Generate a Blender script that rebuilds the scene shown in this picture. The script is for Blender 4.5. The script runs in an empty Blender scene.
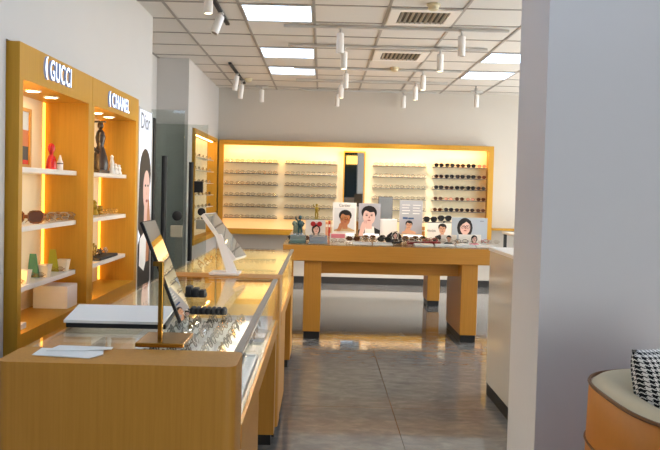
import bpy, bmesh, math, random
from mathutils import Vector, Matrix
random.seed(7)
PI = math.pi
sc = bpy.context.scene
COL = sc.collection
WL = {}          # world location of every object made here

# ------------------------------------------------------------------ materials
def srgb(h):
    v = [int(h[i:i + 2], 16) / 255 for i in (0, 2, 4)]
    return tuple((c / 12.92 if c <= .04045 else ((c + .055) / 1.055) ** 2.4) for c in v) + (1,)

def newmat(name):
    m = bpy.data.materials.new(name); m.use_nodes = True
    nt = m.node_tree
    return m, nt, nt.nodes, nt.links, nt.nodes['Principled BSDF']

def pm(name, hexc, rough=.5, metal=0., emit=None, es=0., noise=0., nscale=8., coat=0.):
    m, nt, N, L, b = newmat(name)
    c = srgb(hexc)
    b.inputs['Roughness'].default_value = rough
    b.inputs['Metallic'].default_value = metal
    b.inputs['Coat Weight'].default_value = coat
    if emit:
        b.inputs['Emission Color'].default_value = srgb(emit)
        b.inputs['Emission Strength'].default_value = es
    tc = N.new('ShaderNodeTexCoord')
    n = N.new('ShaderNodeTexNoise'); n.inputs['Scale'].default_value = nscale
    n.inputs['Detail'].default_value = 3
    L.new(tc.outputs['Object'], n.inputs['Vector'])
    r = N.new('ShaderNodeMapRange')
    r.inputs['To Min'].default_value = 1 - noise; r.inputs['To Max'].default_value = 1 + noise
    L.new(n.outputs['Fac'], r.inputs['Value'])
    x = N.new('ShaderNodeVectorMath'); x.operation = 'SCALE'
    x.inputs[0].default_value = c[:3]
    L.new(r.outputs['Result'], x.inputs['Scale'])
    L.new(x.outputs['Vector'], b.inputs['Base Color'])
    return m

def wood(name, a, bcol, rough=.42, vertical=True):
    m, nt, N, L, b = newmat(name)
    tc = N.new('ShaderNodeTexCoord'); mp = N.new('ShaderNodeMapping')
    mp.inputs['Scale'].default_value = (60, 60, 1.6) if vertical else (1.6, 60, 60)
    n = N.new('ShaderNodeTexNoise'); n.inputs['Scale'].default_value = 1.6
    n.inputs['Detail'].default_value = 5; n.inputs['Roughness'].default_value = .6
    L.new(tc.outputs['Object'], mp.inputs['Vector']); L.new(mp.outputs['Vector'], n.inputs['Vector'])
    cr = N.new('ShaderNodeValToRGB')
    cr.color_ramp.elements[0].position = .15; cr.color_ramp.elements[0].color = srgb(a)
    cr.color_ramp.elements[1].position = .88; cr.color_ramp.elements[1].color = srgb(bcol)
    L.new(n.outputs['Fac'], cr.inputs['Fac']); L.new(cr.outputs['Color'], b.inputs['Base Color'])
    b.inputs['Roughness'].default_value = rough
    b.inputs['Specular IOR Level'].default_value = .4
    return m

def glassmat(name, tint, base=.04, rough=.01, amp=.96):
    m, nt, N, L, b = newmat(name)
    N.remove(b)
    out = N['Material Output']
    t = N.new('ShaderNodeBsdfTransparent'); t.inputs['Color'].default_value = srgb(tint)
    g = N.new('ShaderNodeBsdfGlossy'); g.inputs['Roughness'].default_value = rough
    g.inputs['Color'].default_value = (1, 1, 1, 1)
    ge = N.new('ShaderNodeNewGeometry'); dt = N.new('ShaderNodeVectorMath'); dt.operation = 'DOT_PRODUCT'
    L.new(ge.outputs['Incoming'], dt.inputs[0]); L.new(ge.outputs['Normal'], dt.inputs[1])
    def mth(op, a, c):
        n = N.new('ShaderNodeMath'); n.operation = op
        for i, v in enumerate((a, c)):
            if isinstance(v, (int, float)): n.inputs[i].default_value = v
            elif v is not None: L.new(v, n.inputs[i])
        return n.outputs[0]
    f = mth('ADD', mth('MULTIPLY', mth('POWER', mth('SUBTRACT', 1., mth('ABSOLUTE', dt.outputs['Value'], None)), 5.), amp), base)
    mx = N.new('ShaderNodeMixShader')
    L.new(f, mx.inputs[0]); L.new(t.outputs[0], mx.inputs[1]); L.new(g.outputs[0], mx.inputs[2])
    L.new(mx.outputs[0], out.inputs['Surface'])
    return m

def floormat():
    m, nt, N, L, b = newmat('polished_grey_marble')
    tc = N.new('ShaderNodeTexCoord'); mp = N.new('ShaderNodeMapping')
    mp.inputs['Scale'].default_value = (1.6, 3.0, 1)
    mp.inputs['Rotation'].default_value = (0, 0, .25)
    n = N.new('ShaderNodeTexNoise'); n.inputs['Scale'].default_value = 4.5; n.inputs['Detail'].default_value = 9
    n.inputs['Roughness'].default_value = .68; n.inputs['Distortion'].default_value = .5
    L.new(tc.outputs['Object'], mp.inputs['Vector']); L.new(mp.outputs['Vector'], n.inputs['Vector'])
    cr = N.new('ShaderNodeValToRGB'); e = cr.color_ramp.elements
    e[0].position = .30; e[0].color = srgb('66676a')
    e[1].position = .72; e[1].color = srgb('88888a')
    k = e.new(.5); k.color = srgb('747577')
    L.new(n.outputs['Fac'], cr.inputs['Fac'])
    # joints between the 1.2 x 0.8 m slabs
    sx = N.new('ShaderNodeSeparateXYZ'); L.new(tc.outputs['Object'], sx.inputs[0])
    def joint(sock, off, period, w):
        a = N.new('ShaderNodeMath'); a.operation = 'SUBTRACT'; a.inputs[1].default_value = off
        L.new(sock, a.inputs[0])
        c = N.new('ShaderNodeMath'); c.operation = 'PINGPONG'; c.inputs[1].default_value = period / 2
        L.new(a.outputs[0], c.inputs[0])
        d = N.new('ShaderNodeMath'); d.operation = 'LESS_THAN'; d.inputs[1].default_value = w
        L.new(c.outputs[0], d.inputs[0]); return d
    j1 = joint(sx.outputs['X'], .487, 1.6, .0025); j2 = joint(sx.outputs['Y'], 6.4, 1.6, .002)
    mxm = N.new('ShaderNodeMath'); mxm.operation = 'MAXIMUM'
    L.new(j1.outputs[0], mxm.inputs[0]); L.new(j2.outputs[0], mxm.inputs[1])
    mix = N.new('ShaderNodeMixRGB'); mix.inputs[2].default_value = srgb('4a4643')
    L.new(mxm.outputs[0], mix.inputs[0]); L.new(cr.outputs[0], mix.inputs[1])
    L.new(mix.outputs[0], b.inputs['Base Color'])
    b.inputs['Roughness'].default_value = .045
    b.inputs['IOR'].default_value = 1.6
    return m

def houndmat():
    m, nt, N, L, b = newmat('houndstooth_weave')
    tc = N.new('ShaderNodeTexCoord'); s = N.new('ShaderNodeSeparateXYZ')
    L.new(tc.outputs['UV'], s.inputs[0])
    def M(op, a, bb=None):
        n = N.new('ShaderNodeMath'); n.operation = op
        for i, v in enumerate((a, bb)):
            if v is None: continue
            if isinstance(v, (int, float)): n.inputs[i].default_value = v
            else: L.new(v, n.inputs[i])
        return n.outputs[0]
    K = 232.
    x = M('FLOOR', M('MULTIPLY', s.outputs['X'], K)); y = M('FLOOR', M('MULTIPLY', s.outputs['Y'], K))
    wx = M('LESS_THAN', M('MODULO', x, 8.), 3.5); wy = M('LESS_THAN', M('MODULO', y, 8.), 3.5)
    tw = M('LESS_THAN', M('MODULO', M('ADD', x, y), 4.), 1.5)
    a = M('MULTIPLY', wx, tw); c = M('MULTIPLY', wy, M('SUBTRACT', 1., tw))
    r = M('ADD', a, c)
    mix = N.new('ShaderNodeMixRGB'); mix.inputs[1].default_value = srgb('e6e3dd'); mix.inputs[2].default_value = srgb('141416')
    L.new(r, mix.inputs[0]); L.new(mix.outputs[0], b.inputs['Base Color'])
    b.inputs['Roughness'].default_value = .95
    return m

W = wood('oak_veneer', 'ad7628', 'c48c39')
WD = wood('oak_veneer_flat', 'ae782a', 'c68f3c', vertical=False)
WH = wood('honey_veneer', 'b58420', 'cb972c', rough=.5)
WALL = pm('painted_plaster', 'c9c6c4', .75, noise=.02, nscale=3)
WALLB = pm('painted_plaster_far', 'c2bcb4', .8, noise=.02, nscale=3)
CEIL = pm('ceiling_board', 'd6d2cd', .9, noise=.05, nscale=60)
TBAR = pm('ceiling_grid_shadow_grey', '9a9590', .5)  # grey puts the thin shadow lines along the bars into their colour
FLOOR = floormat()
BLACK = pm('black_plastic', '101012', .55)
DARK = pm('dark_rubber', '222020', .7)
WHITE = pm('white_lacquer', 'e6e4e2', .35)
GLOSSW = pm('gloss_white_laminate', 'd8d6d4', .12, coat=.5)
SHELFW = pm('white_shelf_acrylic', 'e4e0da', .3)
CREAM = pm('cream_back_panel', 'f6e6c2', .6, noise=.01)
CREAM2 = pm('cream_cabinet_panel', 'f0dcb8', .6)
LED = pm('warm_led_strip', 'ffe0a0', .5, emit='ffcf86', es=16.)
LEDS = pm('warm_led_strip_soft', 'ffe0a0', .5, emit='ffd28c', es=8.)
SPOTL = pm('spot_lens_lit', 'fff0d0', .5, emit='ffdda8', es=9.)
SPOTO = pm('spot_lens_unlit', '8b8680', .4)
PANEL = pm('ceiling_light_diffuser', 'ffffff', .5, emit='c6e0ff', es=3.4)
LEDC = pm('cabinet_led', 'ffe0b0', .5, emit='ffcd7c', es=60.)
DLENS = pm('downlight_lens', 'ffffff', emit='ffd9a0', es=28.)
GREYP = pm('light_grey_paint', 'bdbcba', .4)
GREYS = pm('dark_grey_shelf', '5a5856', .35)
SIGN = pm('lit_sign_face', 'ffffff', .4, emit='cfe2ff', es=1.5)
SIGNS = pm('sign_side', '8fa0c4', .4, emit='7f9be0', es=.12)
LEDA = pm('amber_led_strip', 'ffd080', .5, emit='ffb840', es=3.2)
LEDH = pm('warm_led_strip_bright', 'ffe0b0', .5, emit='ffd596', es=34.)
BRASS = pm('brushed_brass', 'b98a3c', .25, metal=1.)
ALU = pm('aluminium_edge', '9c968a', .4, metal=.8)
MIRR = pm('mirror_silver', 'c9cdcc', .02, metal=1.)
GLASS = glassmat('clear_glass', 'f8faf9', base=.015, amp=.62)
GLASST = glassmat('tinted_door_glass', 'eef1ef')
LENSC = glassmat('clear_lens', 'e8e4de', amp=.3)
LENSD = pm('dark_lens', '17120f', .08)
LENSB = pm('brown_lens', '42230f', .08)
LENSP = pm('pink_lens', 'c98a72', .1)
FRB = pm('black_frame', '1c1a19', .25)
FRS = pm('silver_frame', 'a9a49c', .25, metal=.8)
FRG = pm('gold_frame', 'b98f4a', .25, metal=.9)
FRT = pm('tortoise_frame', '6b3c18', .25, noise=.4, nscale=60)
FRR = pm('red_frame', 'a02028', .3)
FRC = pm('smoky_clear_frame', 'b9b2a6', .2)
PAPER = pm('white_paper', 'eeebe6', .8)
ORANGE = pm('orange_leather', 'c0741f', .45, noise=.06, nscale=40)
BEIGE = pm('beige_leather', 'c2b08e', .5, noise=.04, nscale=20)
BROWNP = pm('brown_piping', '6e4216', .5)
ACR = pm('pale_acrylic', 'd6d8d6', .2)
HOUND = houndmat()
SKIN = pm('print_skin', 'd8a688', .5)
SKIN2 = pm('print_skin_tan', 'b87a52', .5)
SKINP = pm('print_skin_pale', 'e4bdb2', .5)
HAIR = pm('print_hair', '171314', .5)
LIP = pm('print_lip', '9a4a45', .5)
CLOTH1 = pm('print_tan_shirt', 'c2a67c', .5)
CLOTH2 = pm('print_black_vest', '1a1a1e', .5)
BGP = pm('print_grey_backdrop', 'a7a6ae', .5)
BGW = pm('print_pale_backdrop', 'd5d6d8', .5)
BGB = pm('print_blue_grey_backdrop', 'a6b0bc', .5)
INKG = pm('print_grey_ink', '6b7078', .5)
INKP = pm('print_pink_ink', 'e58a9a', .5)
INKB = pm('print_blue_ink', '34507c', .5)
REDP = pm('glossy_red', 'b81c1c', .25)
TEALP = pm('teal_card', '2f7a63', .4)
YELP = pm('yellow_green_card', 'a9a626', .4)
REDC = pm('red_card', 'b8402a', .4)
BLUEF = pm('dark_teal_glaze', '1f4652', .25)
GOLDF = pm('antique_gold', 'a58a2c', .3, metal=.6)
TRAYW = pm('white_tray_pad', 'dcdedd', .5)
TRAYB = pm('blue_grey_tray', '8f9bb0', .4)
TRAYR = pm('dark_red_tray', '7a2222', .4)
BROWND = pm('dark_bronze', '2c2018', .3)
CUPM = glassmat('frosted_acrylic', 'f0ece4', rough=.15)
SKYD = pm('picture_sky', 'c8cdd0', .5)
SUNS = pm('picture_sunset', 'c9713a', .5)
PDARK = pm('picture_dark', '33302c', .5)

# ------------------------------------------------------------------ mesh builder
class MB:
    def __init__(s): s.bm = bmesh.new(); s.mi = 0
    def _tag(s, fs):
        for f in fs: f.material_index = s.mi
    def box(s, x0, x1, y0, y1, z0, z1, bev=0., seg=2, vert_only=False):
        r = bmesh.ops.create_cube(s.bm, size=1)
        vs = r['verts']
        for v in vs:
            v.co = Vector(((x0 + x1) / 2 + v.co.x * (x1 - x0), (y0 + y1) / 2 + v.co.y * (y1 - y0), (z0 + z1) / 2 + v.co.z * (z1 - z0)))
        es = list({e for v in vs for e in v.link_edges}); fs = {f for v in vs for f in v.link_faces}
        s._tag(fs)
        if vert_only: es = [e for e in es if abs(e.verts[0].co.z - e.verts[1].co.z) > 1e-6]
        if bev > 0: 
            r = bmesh.ops.bevel(s.bm, geom=es, offset=bev, segments=seg, affect='EDGES', profile=.5)
            s._tag(r['faces'])
        return s
    def hexa(s, pts):
        vs = [s.bm.verts.new(p) for p in pts]
        for q in ((0, 3, 2, 1), (4, 5, 6, 7), (0, 1, 5, 4), (1, 2, 6, 5), (2, 3, 7, 6), (3, 0, 4, 7)):
            f = s.bm.faces.new([vs[i] for i in q]); f.material_index = s.mi
        return s
    def tube(s, pts, r, n=8, closed=False, cap=True, r2=None):
        pts = [Vector(p) for p in pts]; rings = []
        m = len(pts)
        for i, p in enumerate(pts):
            a = pts[(i - 1) % m] if (closed or i > 0) else p
            b = pts[(i + 1) % m] if (closed or i < m - 1) else p
            t = (b - a).normalized()
            up = Vector((0, 0, 1)) if abs(t.z) < .9 else Vector((0, 1, 0))
            u = t.cross(up).normalized(); v = t.cross(u).normalized()
            rr = r if r2 is None else r + (r2 - r) * i / max(1, m - 1)
            rings.append([s.bm.verts.new(p + (u * math.cos(2 * PI * k / n) + v * math.sin(2 * PI * k / n)) * rr) for k in range(n)])
        for i in range(m if closed else m - 1):
            A, B = rings[i], rings[(i + 1) % m]
            for k in range(n):
                f = s.bm.faces.new((A[k], A[(k + 1) % n], B[(k + 1) % n], B[k])); f.material_index = s.mi
        if cap and not closed:
            for R in (rings[0], rings[-1]):
                f = s.bm.faces.new(R); f.material_index = s.mi
        return s
    def lathe(s, prof, c=(0, 0, 0), n=20, axis='z'):
        rings = []
        for r, z in prof:
            ring = []
            for k in range(n):
                a = 2 * PI * k / n
                p = (r * math.cos(a), r * math.sin(a), z)
                if axis == 'x': p = (z, p[0], p[1])
                if axis == 'y': p = (p[0], z, p[1])
                ring.append(s.bm.verts.new(Vector(c) + Vector(p)))
            rings.append(ring)
        for A, B in zip(rings, rings[1:]):
            for k in range(n):
                f = s.bm.faces.new((A[k], A[(k + 1) % n], B[(k + 1) % n], B[k])); f.material_index = s.mi
        for R in (rings[0], rings[-1]):
            try:
                f = s.bm.faces.new(R); f.material_index = s.mi
            except ValueError: pass
        return s
    def ball(s, c, rx, ry=None, rz=None, n=12):
        ry = ry or rx; rz = rz or rx
        r = bmesh.ops.create_uvsphere(s.bm, u_segments=n, v_segments=max(6, n // 2 + 2), radius=1)
        for v in r['verts']: v.co = Vector((c[0] + v.co.x * rx, c[1] + v.co.y * ry, c[2] + v.co.z * rz))
        s._tag({f for v in r['verts'] for f in v.link_faces}); return s
    def poly(s, pts):
        f = s.bm.faces.new([s.bm.verts.new(p) for p in pts]); f.material_index = s.mi
        return s
    def mat(s, i): s.mi = i; return s
    def xform(s, m):
        bmesh.ops.transform(s.bm, matrix=m, verts=s.bm.verts); return s
    def mesh(s, name, mats, smooth=False, off=(0, 0, 0)):
        bmesh.ops.recalc_face_normals(s.bm, faces=s.bm.faces)
        bmesh.ops.translate(s.bm, verts=s.bm.verts, vec=-Vector(off))
        me = bpy.data.meshes.new(name); s.bm.to_mesh(me); s.bm.free()
        for m in (mats if isinstance(mats, (list, tuple)) else [mats]): me.materials.append(m)
        if smooth:
            for p in me.polygons: p.use_smooth = True
            try: me.set_sharp_from_angle(angle=math.radians(35))
            except Exception: pass
        return me
    def obj(s, name, mats, parent=None, loc=None, smooth=False, label=None, local=False):
        """vertices are given in world coordinates unless local"""
        if parent is not None:
            off = (0, 0, 0) if local else WL[parent.name]
            o = bpy.data.objects.new(name, s.mesh(name, mats, smooth, off)); COL.objects.link(o)
            o.parent = parent; WL[o.name] = WL[parent.name]
        else:
            l = loc or (0, 0, 0)
            o = bpy.data.objects.new(name, s.mesh(name, mats, smooth, (0, 0, 0) if local else l)); COL.objects.link(o)
            o.location = l; WL[o.name] = l
        if label: o['label'] = label
        return o

def tag(o, label, cat, group=None, kind=None):
    o['label'] = label; o['category'] = cat
    if group: o['group'] = group
    if kind: o['kind'] = kind
    return o
def thing(name, label, cat, loc, group=None):
    o = bpy.data.objects.new(name, None); COL.objects.link(o); o.location = loc; WL[o.name] = tuple(loc)
    o.empty_display_size = .05
    return tag(o, label, cat, group)
def struct(name, mb, mats, label, smooth=False):
    o = mb.obj(name, mats, smooth=smooth); o['kind'] = 'structure'; o['label'] = label; o['category'] = name.split('_')[0]
    return o
def dup(root, loc, rot=(0, 0, 0), label=None, group=None):
    def rec(o, par):
        c = o.copy(); COL.objects.link(c)
        if par: c.parent = par
        for ch in list(o.children): rec(ch, c)
        return c
    r = rec(root, None); r.location = loc; r.rotation_euler = rot
    if label: r['label'] = label
    if group: r['group'] = group
    return r
ORD = ['first', 'second', 'third', 'fourth', 'fifth', 'sixth', 'seventh', 'eighth', 'ninth', 'tenth', 'eleventh', 'twelfth', 'thirteenth', 'fourteenth']

def textmesh(txt, size, ext, bold=0.):
    cu = bpy.data.curves.new('lettering', 'FONT'); cu.body = txt; cu.size = size; cu.extrude = ext; cu.offset = bold
    cu.align_x = 'CENTER'; cu.space_character = 1.12 if ext > .005 else 1.; cu.resolution_u = 3
    t = bpy.data.objects.new('lettering', cu); COL.objects.link(t)
    dg = bpy.context.evaluated_depsgraph_get(); dg.update()
    me = bpy.data.meshes.new_from_object(t.evaluated_get(dg))
    bpy.data.objects.remove(t); return me
def textobj(name, txt, size, ext, mats, parent, loc, rot, bold=0., sx=1.):
    me = textmesh(txt, size, ext, bold)
    for m in mats: me.materials.append(m)
    if len(mats) > 1:
        for p in me.polygons: p.material_index = 0 if abs(p.normal.z) > .5 else 1
    me.transform(Matrix.Translation(Vector(loc) - Vector(WL[parent.name])) @ rot @ Matrix.Scale(sx, 4, (1, 0, 0)))
    o = bpy.data.objects.new(name, me); COL.objects.link(o); o.parent = parent; WL[o.name] = WL[parent.name]
    return o
RX = Matrix.Rotation(PI / 2, 4, 'X')                       # text upright, facing -Y
RLEFT = Matrix.Rotation(PI / 2, 4, 'Z') @ RX               # text on a left wall, facing +X

# ------------------------------------------------------------------ setting
H = 2.88
XR, YF, YN = 4.4, 11.2, -3.2
struct('floor', MB().box(-2.2, XR, YN, YF + .2, -.1, 0), FLOOR, 'polished grey marble floor with fine slab joints')
struct('ceiling', MB().box(-2.2, XR, YN, YF + .2, H, H + .1), CEIL, 'suspended ceiling of square white boards')
T = .606; m = MB()
x = -.708 - 2 * T
while x < XR: m.box(x - .012, x + .012, YN, YF, H - .006, H + .002); x += T
y = 6.04 - 15 * T
while y < YF: m.box(-2.0, XR, y - .012, y + .012, H - .0055, H + .0015); y += T
struct('trim_1', m, TBAR, 'thin metal grid holding the ceiling boards, greyed like shadow lines')
struct('wall_back', MB().box(-2.2, XR, YF, YF + .15, 0, H), WALLB, 'far grey wall behind the lit eyewear display')
struct('wall_right', MB().box(XR, XR + .15, YN, 4.6, 0, H).box(XR, XR + .15, 10.6, YF, 0, H).box(XR, XR + .15, 4.6, 10.6, 2.7, H), WALL, 'right boundary wall of the shop')
struct('window_added_2', MB().box(XR + .06, XR + .07, 4.6, 10.6, 0, 2.7), GLASS, 'unseen glazing added along the right side to let daylight in')  # unseen glazing, added so daylight reaches the far area and ceiling
# left wall with recesses for cabinets, side display and the door alcove
m = MB()
m.box(-2.2, -1.52, YN, 3.585, 0, H)
m.box(-2.2, -1.52, 3.585, 5.935, 2.082, H)
m.box(-2.2, -1.86, 3.585, 5.935, 0, 2.082)
m.box(-2.2, -1.52, 5.935, 6.62, 0, H)
m.box(-2.2, -1.94, 6.62, 8.70, 0, H)
m.box(-2.2, -1.57, 8.70, 8.985, 0, H)
m.box(-2.2, -1.57, 8.985, YF, 2.115, H)
m.box(-2.2, -1.57, 8.985, YF, 0, .675)
m.box(-2.2, -1.83, 8.985, YF, .675, 2.115)
struct('wall_left', m, WALL, 'pale grey left wall with recesses for cabinets and a door alcove')
struct('baseboard_back', MB().box(-1.56, XR, YF - .015, YF, 0, .10), DARK, 'black skirting along the far wall')
struct('baseboard_left', MB().box(-1.57, -1.555, 8.70, YF - .02, 0, .10), DARK, 'black skirting below the side display')
# near partition / pillar
struct('wall_partition', MB().box(.887, XR, 3.0, 3.43, 0, H), pm('partition_paint', 'd2cfd0', .6, noise=.015, nscale=4), 'white wall end standing right of the aisle')
# shop front behind the camera: unseen glazing added to let daylight in
struct('wall_front', MB().box(-2.2, XR, YN - .15, YN, 2.6, H).box(-2.2, 1.7, YN - .15, YN, 0, 2.6).box(XR - .2, XR, YN - .15, YN, 0, 2.6).box(1.7, XR - .2, YN - .15, YN, 0, .12), pm('deep_teal_paint', '39474b', .6), 'dark grey green shop front wall around the added glazing')
struct('window_added_1', MB().box(1.7, XR - .2, YN - .09, YN - .08, .12, 2.6), GLASS, 'large unseen pane added in the shop front for daylight')
m = MB(); m.box(.80, 1.35, YN, YN + .08, 2.30, 2.58, .01)
tag(m.obj('light_box', pm('amber_light_box', 'ffe0a0', emit='ffc860', es=3.), loc=(1.07, YN, 2.3)), 'amber light box on the wall seen only in the tall mirror', 'light')

# ------------------------------------------------------------------ ceiling fittings
XL = -.708
def ceiling_light(x, y, label):
    t = thing('ceiling_light', label, 'ceiling light', (x + T / 2, y + T / 2, H), 'square ceiling light panels')
    m = MB()
    a, b, c, d = x + .014, x + T - .014, y + .014, y + T - .014
    m.box(a, b, c, c + .012, H - .011, H - .001).box(a, b, d - .012, d, H - .011, H - .001).box(a, a + .012, c + .012, d - .012, H - .011, H - .001).box(b - .012, b, c + .012, d - .012, H - .011, H - .001)
    m.obj('frame', GREYP, t)
    MB().box(a + .012, b - .012, c + .012, d - .012, H - .006, H - .002).obj('diffuser', PANEL, t)
rows = [6.04, 6.04 + 3 * T, 6.04 + 5 * T]
ln = ['nearest', 'middle', 'farthest']
for i, yy in enumerate(rows):
    ceiling_light(XL, yy, 'glowing white square ceiling panel, %s of three above the glass counters' % ln[i])
ceiling_light(XL + 4 * T, rows[1], 'glowing ceiling panel beside the white wall end, nearer of the right pair')
ceiling_light(XL + 4 * T, rows[2], 'glowing ceiling panel beside the white wall end, farther of the right pair')
for q, yy in enumerate((6.04 - 3 * T, 6.04 - 6 * T, 6.04 - 9 * T, 6.04 - 12 * T)):  # unseen panels added behind the view to brighten the near part
    ceiling_light(XL, yy, 'unseen ceiling panel added as fill light, left column' + ', row %s' % ORD[q])
    ceiling_light(XL + 4 * T, yy, 'unseen ceiling panel added as fill light, right column' + ', row %s' % ORD[q])
    if yy < 3: ceiling_light(XL + 2 * T, yy, 'unseen ceiling panel added as fill light, middle column' + ', row %s' % ORD[q])
    if yy < 3: ceiling_light(XL, yy + T, 'unseen ceiling panel added as fill light, left column, second of its pair' + ', row %s' % ORD[q])

def vent(x, y, label):
    t = thing('ceiling_vent', label, 'air vent', (x + T / 2, y + T / 2, H), 'ceiling air vents')
    a, b, c, d = x + .016, x + T - .016, y + .016, y + T - .016; w = .085
    m = MB()
    m.box(a, b, c, c + w, H - .018, H - .003, .004).box(a, b, d - w, d, H - .018, H - .003, .004).box(a, a + w, c + w, d - w, H - .018, H - .003, .004).box(b - w, b, c + w, d - w, H - .018, H - .003, .004)
    m.obj('frame', WHITE, t)
    MB().box(a + w, b - w, c + w, d - w, H - .005, H - .003).obj('duct_backing', BLACK, t)
    m = MB(); n = 9
    for i in range(n):
        xx = a + w + (b - a - 2 * w) * (i + .5) / n
        m.hexa([(xx - .008, c + w, H - .006), (xx - .003, c + w, H - .006), (xx - .003, d - w, H - .006), (xx - .008, d - w, H - .006),
                (xx + .003, c + w, H - .020), (xx + .008, c + w, H - .020), (xx + .008, d - w, H - .020), (xx + .003, d - w, H - .020)])
    m.obj('louvre', pm('louvre_grey', 'a8a59c', .5), t)
vent(XL + 2 * T, rows[0], 'white louvred ceiling vent, larger and nearer one')
vent(XL + 2 * T, rows[1], 'white louvred ceiling vent, smaller farther one beyond the second track')

def head(t, x, y, z0, z1, lit, tilt=(0, 0), ztop=None, aim=25):
    ztop = ztop if ztop else H - .03
    m = MB(); m.tube([(x, y, ztop), (x, y, z1 - .01)], .009, 8).box(x - .02, x + .02, y - .045, y + .045, ztop - .006, ztop + .012, .004)
    h = m.obj('lamp_bracket', GREYP, t, smooth=True)
    L = z1 - z0; R = Matrix.Translation((x, y, z1)) @ Matrix.Rotation(tilt[0], 4, 'X') @ Matrix.Rotation(tilt[1], 4, 'Y')
    m = MB(); m.lathe([(.02, 0), (.032, -.004), (.034, -.012), (.034, -L + .006), (.030, -L), (.027, -L + .002), (.024, -L + .012)], n=20).xform(R)
    b = m.obj('lamp_head', WHITE, t, smooth=True)
    m = MB(); m.lathe([(.025, -L + .008), (.0245, -L + .005)], n=16).xform(R)
    m.obj('lamp_lens', SPOTL if lit else SPOTO, b)
    if lit:
        ld = bpy.data.lights.new('spot_beam', 'SPOT'); ld.energy = lit; ld.spot_size = math.radians(85); ld.spot_blend = .8; ld.color = (1, .92, .80); ld.shadow_soft_size = .03
        lo_ = bpy.data.objects.new('spot_beam', ld); COL.objects.link(lo_); lo_.parent = t
        lo_.location = (x - WL[t.name][0], y - WL[t.name][1], z0 - .02 - WL[t.name][2]); lo_.rotation_euler = (math.radians(aim), 0, 0)
tracks = [(6.76, [(.13, 0), (1.22, 0)]), (7.65, [(.19, 110), (1.167, 110)]), (9.06, [(.253, 0), (1.184, 130)]), (10.04, [(.223, 70), (1.214, 70)]), (11.02, [(.19, 0), (1.163, 0)])]
for i, (yy, hs) in enumerate(tracks):
    t = thing('track_light', 'white crosswise ceiling track with spotlights, %s one counting away from the viewer' % ORD[i], 'track light', (.62, yy, H), 'crosswise lighting tracks')
    MB().box(-.38, 1.64, yy - .018, yy + .018, H - .03, H - .007, .003).obj('rail', GREYP, t)
    for xx, lit in hs: head(t, xx, yy, 2.63, 2.81, lit)
t = thing('track_light', 'lengthwise track nearest the viewer on the left with two tilted spotlights', 'track light', (-.88, 6.0, H))
MB().box(-.898, -.862, 5.0, 6.75, H - .03, H - .007, .003).obj('rail', BLACK, t, label='black rail')
head(t, -.88, 5.62, 2.69, 2.81, 60); head(t, -.88, 6.3, 2.66, 2.83, 0, (-.3, .28))
t = thing('track_light', 'short lengthwise track with two spotlights near the far left corner', 'track light', (-1.12, 9.6, H))
MB().box(-1.138, -1.102, 8.84, 10.5, H - .03, H - .007, .003).obj('rail', BLACK, t, label='black rail')
head(t, -1.12, 9.6, 2.64, 2.83, 0, (0, .15)); head(t, -1.12, 10.2, 2.61, 2.80, 0, (0, .12))
for xx, lab in ((-.9, 'single white spotlight above the left end of the far display'), (2.19, 'single white spotlight high in the far right corner')):
    t = thing('ceiling_spotlight', lab, 'spotlight', (xx, 10.8, H))
    MB().box(xx - .09, xx + .09, 10.782, 10.818, H - .03, H - .002, .003).obj('canopy', GREYP, t)
    head(t, xx, 10.8, 2.64, 2.82, 0)
for xx, yy, lab in ((.838, 5.92, 'round smoke detector at the top edge above the big vent'), (.828, 8.96, 'small round detector between the far vent and the display wall'), (-1.03, 10.15, 'small round detector above the far left corner')):
    m = MB(); m.lathe([(.055, 0), (.055, -.012), (.045, -.02), (.038, -.045), (.02, -.052)], (xx, yy, H - .001), 20)
    tag(m.obj('smoke_detector', pm('ivory_plastic', 'cfc4a4', .5), loc=(xx, yy, H), smooth=True), lab, 'detector')
m = MB(); m.tube([(2.08, 10.33, H), (2.08, 10.33, H - .05)], .008).lathe([(.03, 0), (.03, -.004)], (2.08, 10.33, H - .04)).lathe([(.018, 0), (.018, -.004)], (2.08, 10.33, H - .055))
tag(m.obj('fire_sprinkler', GREYS, loc=(2.08, 10.33, H)), 'small pendent sprinkler near the far right light panel', 'sprinkler')

# ------------------------------------------------------------------ eyeglasses
def lens_loop(cx, w, h, sq, n=14):
    pts = []
    for k in range(n):
        a = 2 * PI * k / n
        c, s = math.cos(a), math.sin(a); e = 2 / sq
        px = math.copysign(abs(c) ** e, c) * w / 2; pz = math.copysign(abs(s) ** e, s) * h / 2
        if s < 0: px *= .93
        pts.append((cx + px, -.0006 * (abs(cx + px) * 100) ** .0, h / 2 + .002 + pz))
    return pts
def glasses_bm(r=.0018, h=.040, w=.050, sq=3., folded=False, low=False, lens=True, split=False):
    g = MB(); n = 10 if low else 14
    for sx in (-1, 1):
        lp = lens_loop(sx * .034, w, h, sq, n)
        g.mat(0).tube(lp, r, 4, closed=True)
        if lens and not split: g.mat(1).poly([(p[0], p[1] + .0006, p[2]) for p in lp])
        hz = h * .72
        g.mat(0).tube([(sx * (.034 + w / 2), 0, hz), (sx * .070, .004, hz)], r * 1.2, 4)
        if folded:
            g.tube([(sx * .070, .004, hz), (sx * .066, .012 + .008 * (sx > 0), hz - .004), (-sx * .045, .018 + .008 * (sx > 0), hz - .012), (-sx * .062, .018 + .008 * (sx > 0), hz - .024)], r * 1.1, 4)
        else:
            g.tube([(sx * .070, .004, hz), (sx * .071, .09, hz - .003), (sx * .068, .135, hz - .024)], r * 1.1, 4)
    g.mat(0).tube([(-.034 + w / 2 - .002, 0, h * .62), (0, -.002, h * .70), (.034 - w / 2 + .002, 0, h * .62)], r * 1.1, 4)
    return g
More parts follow.
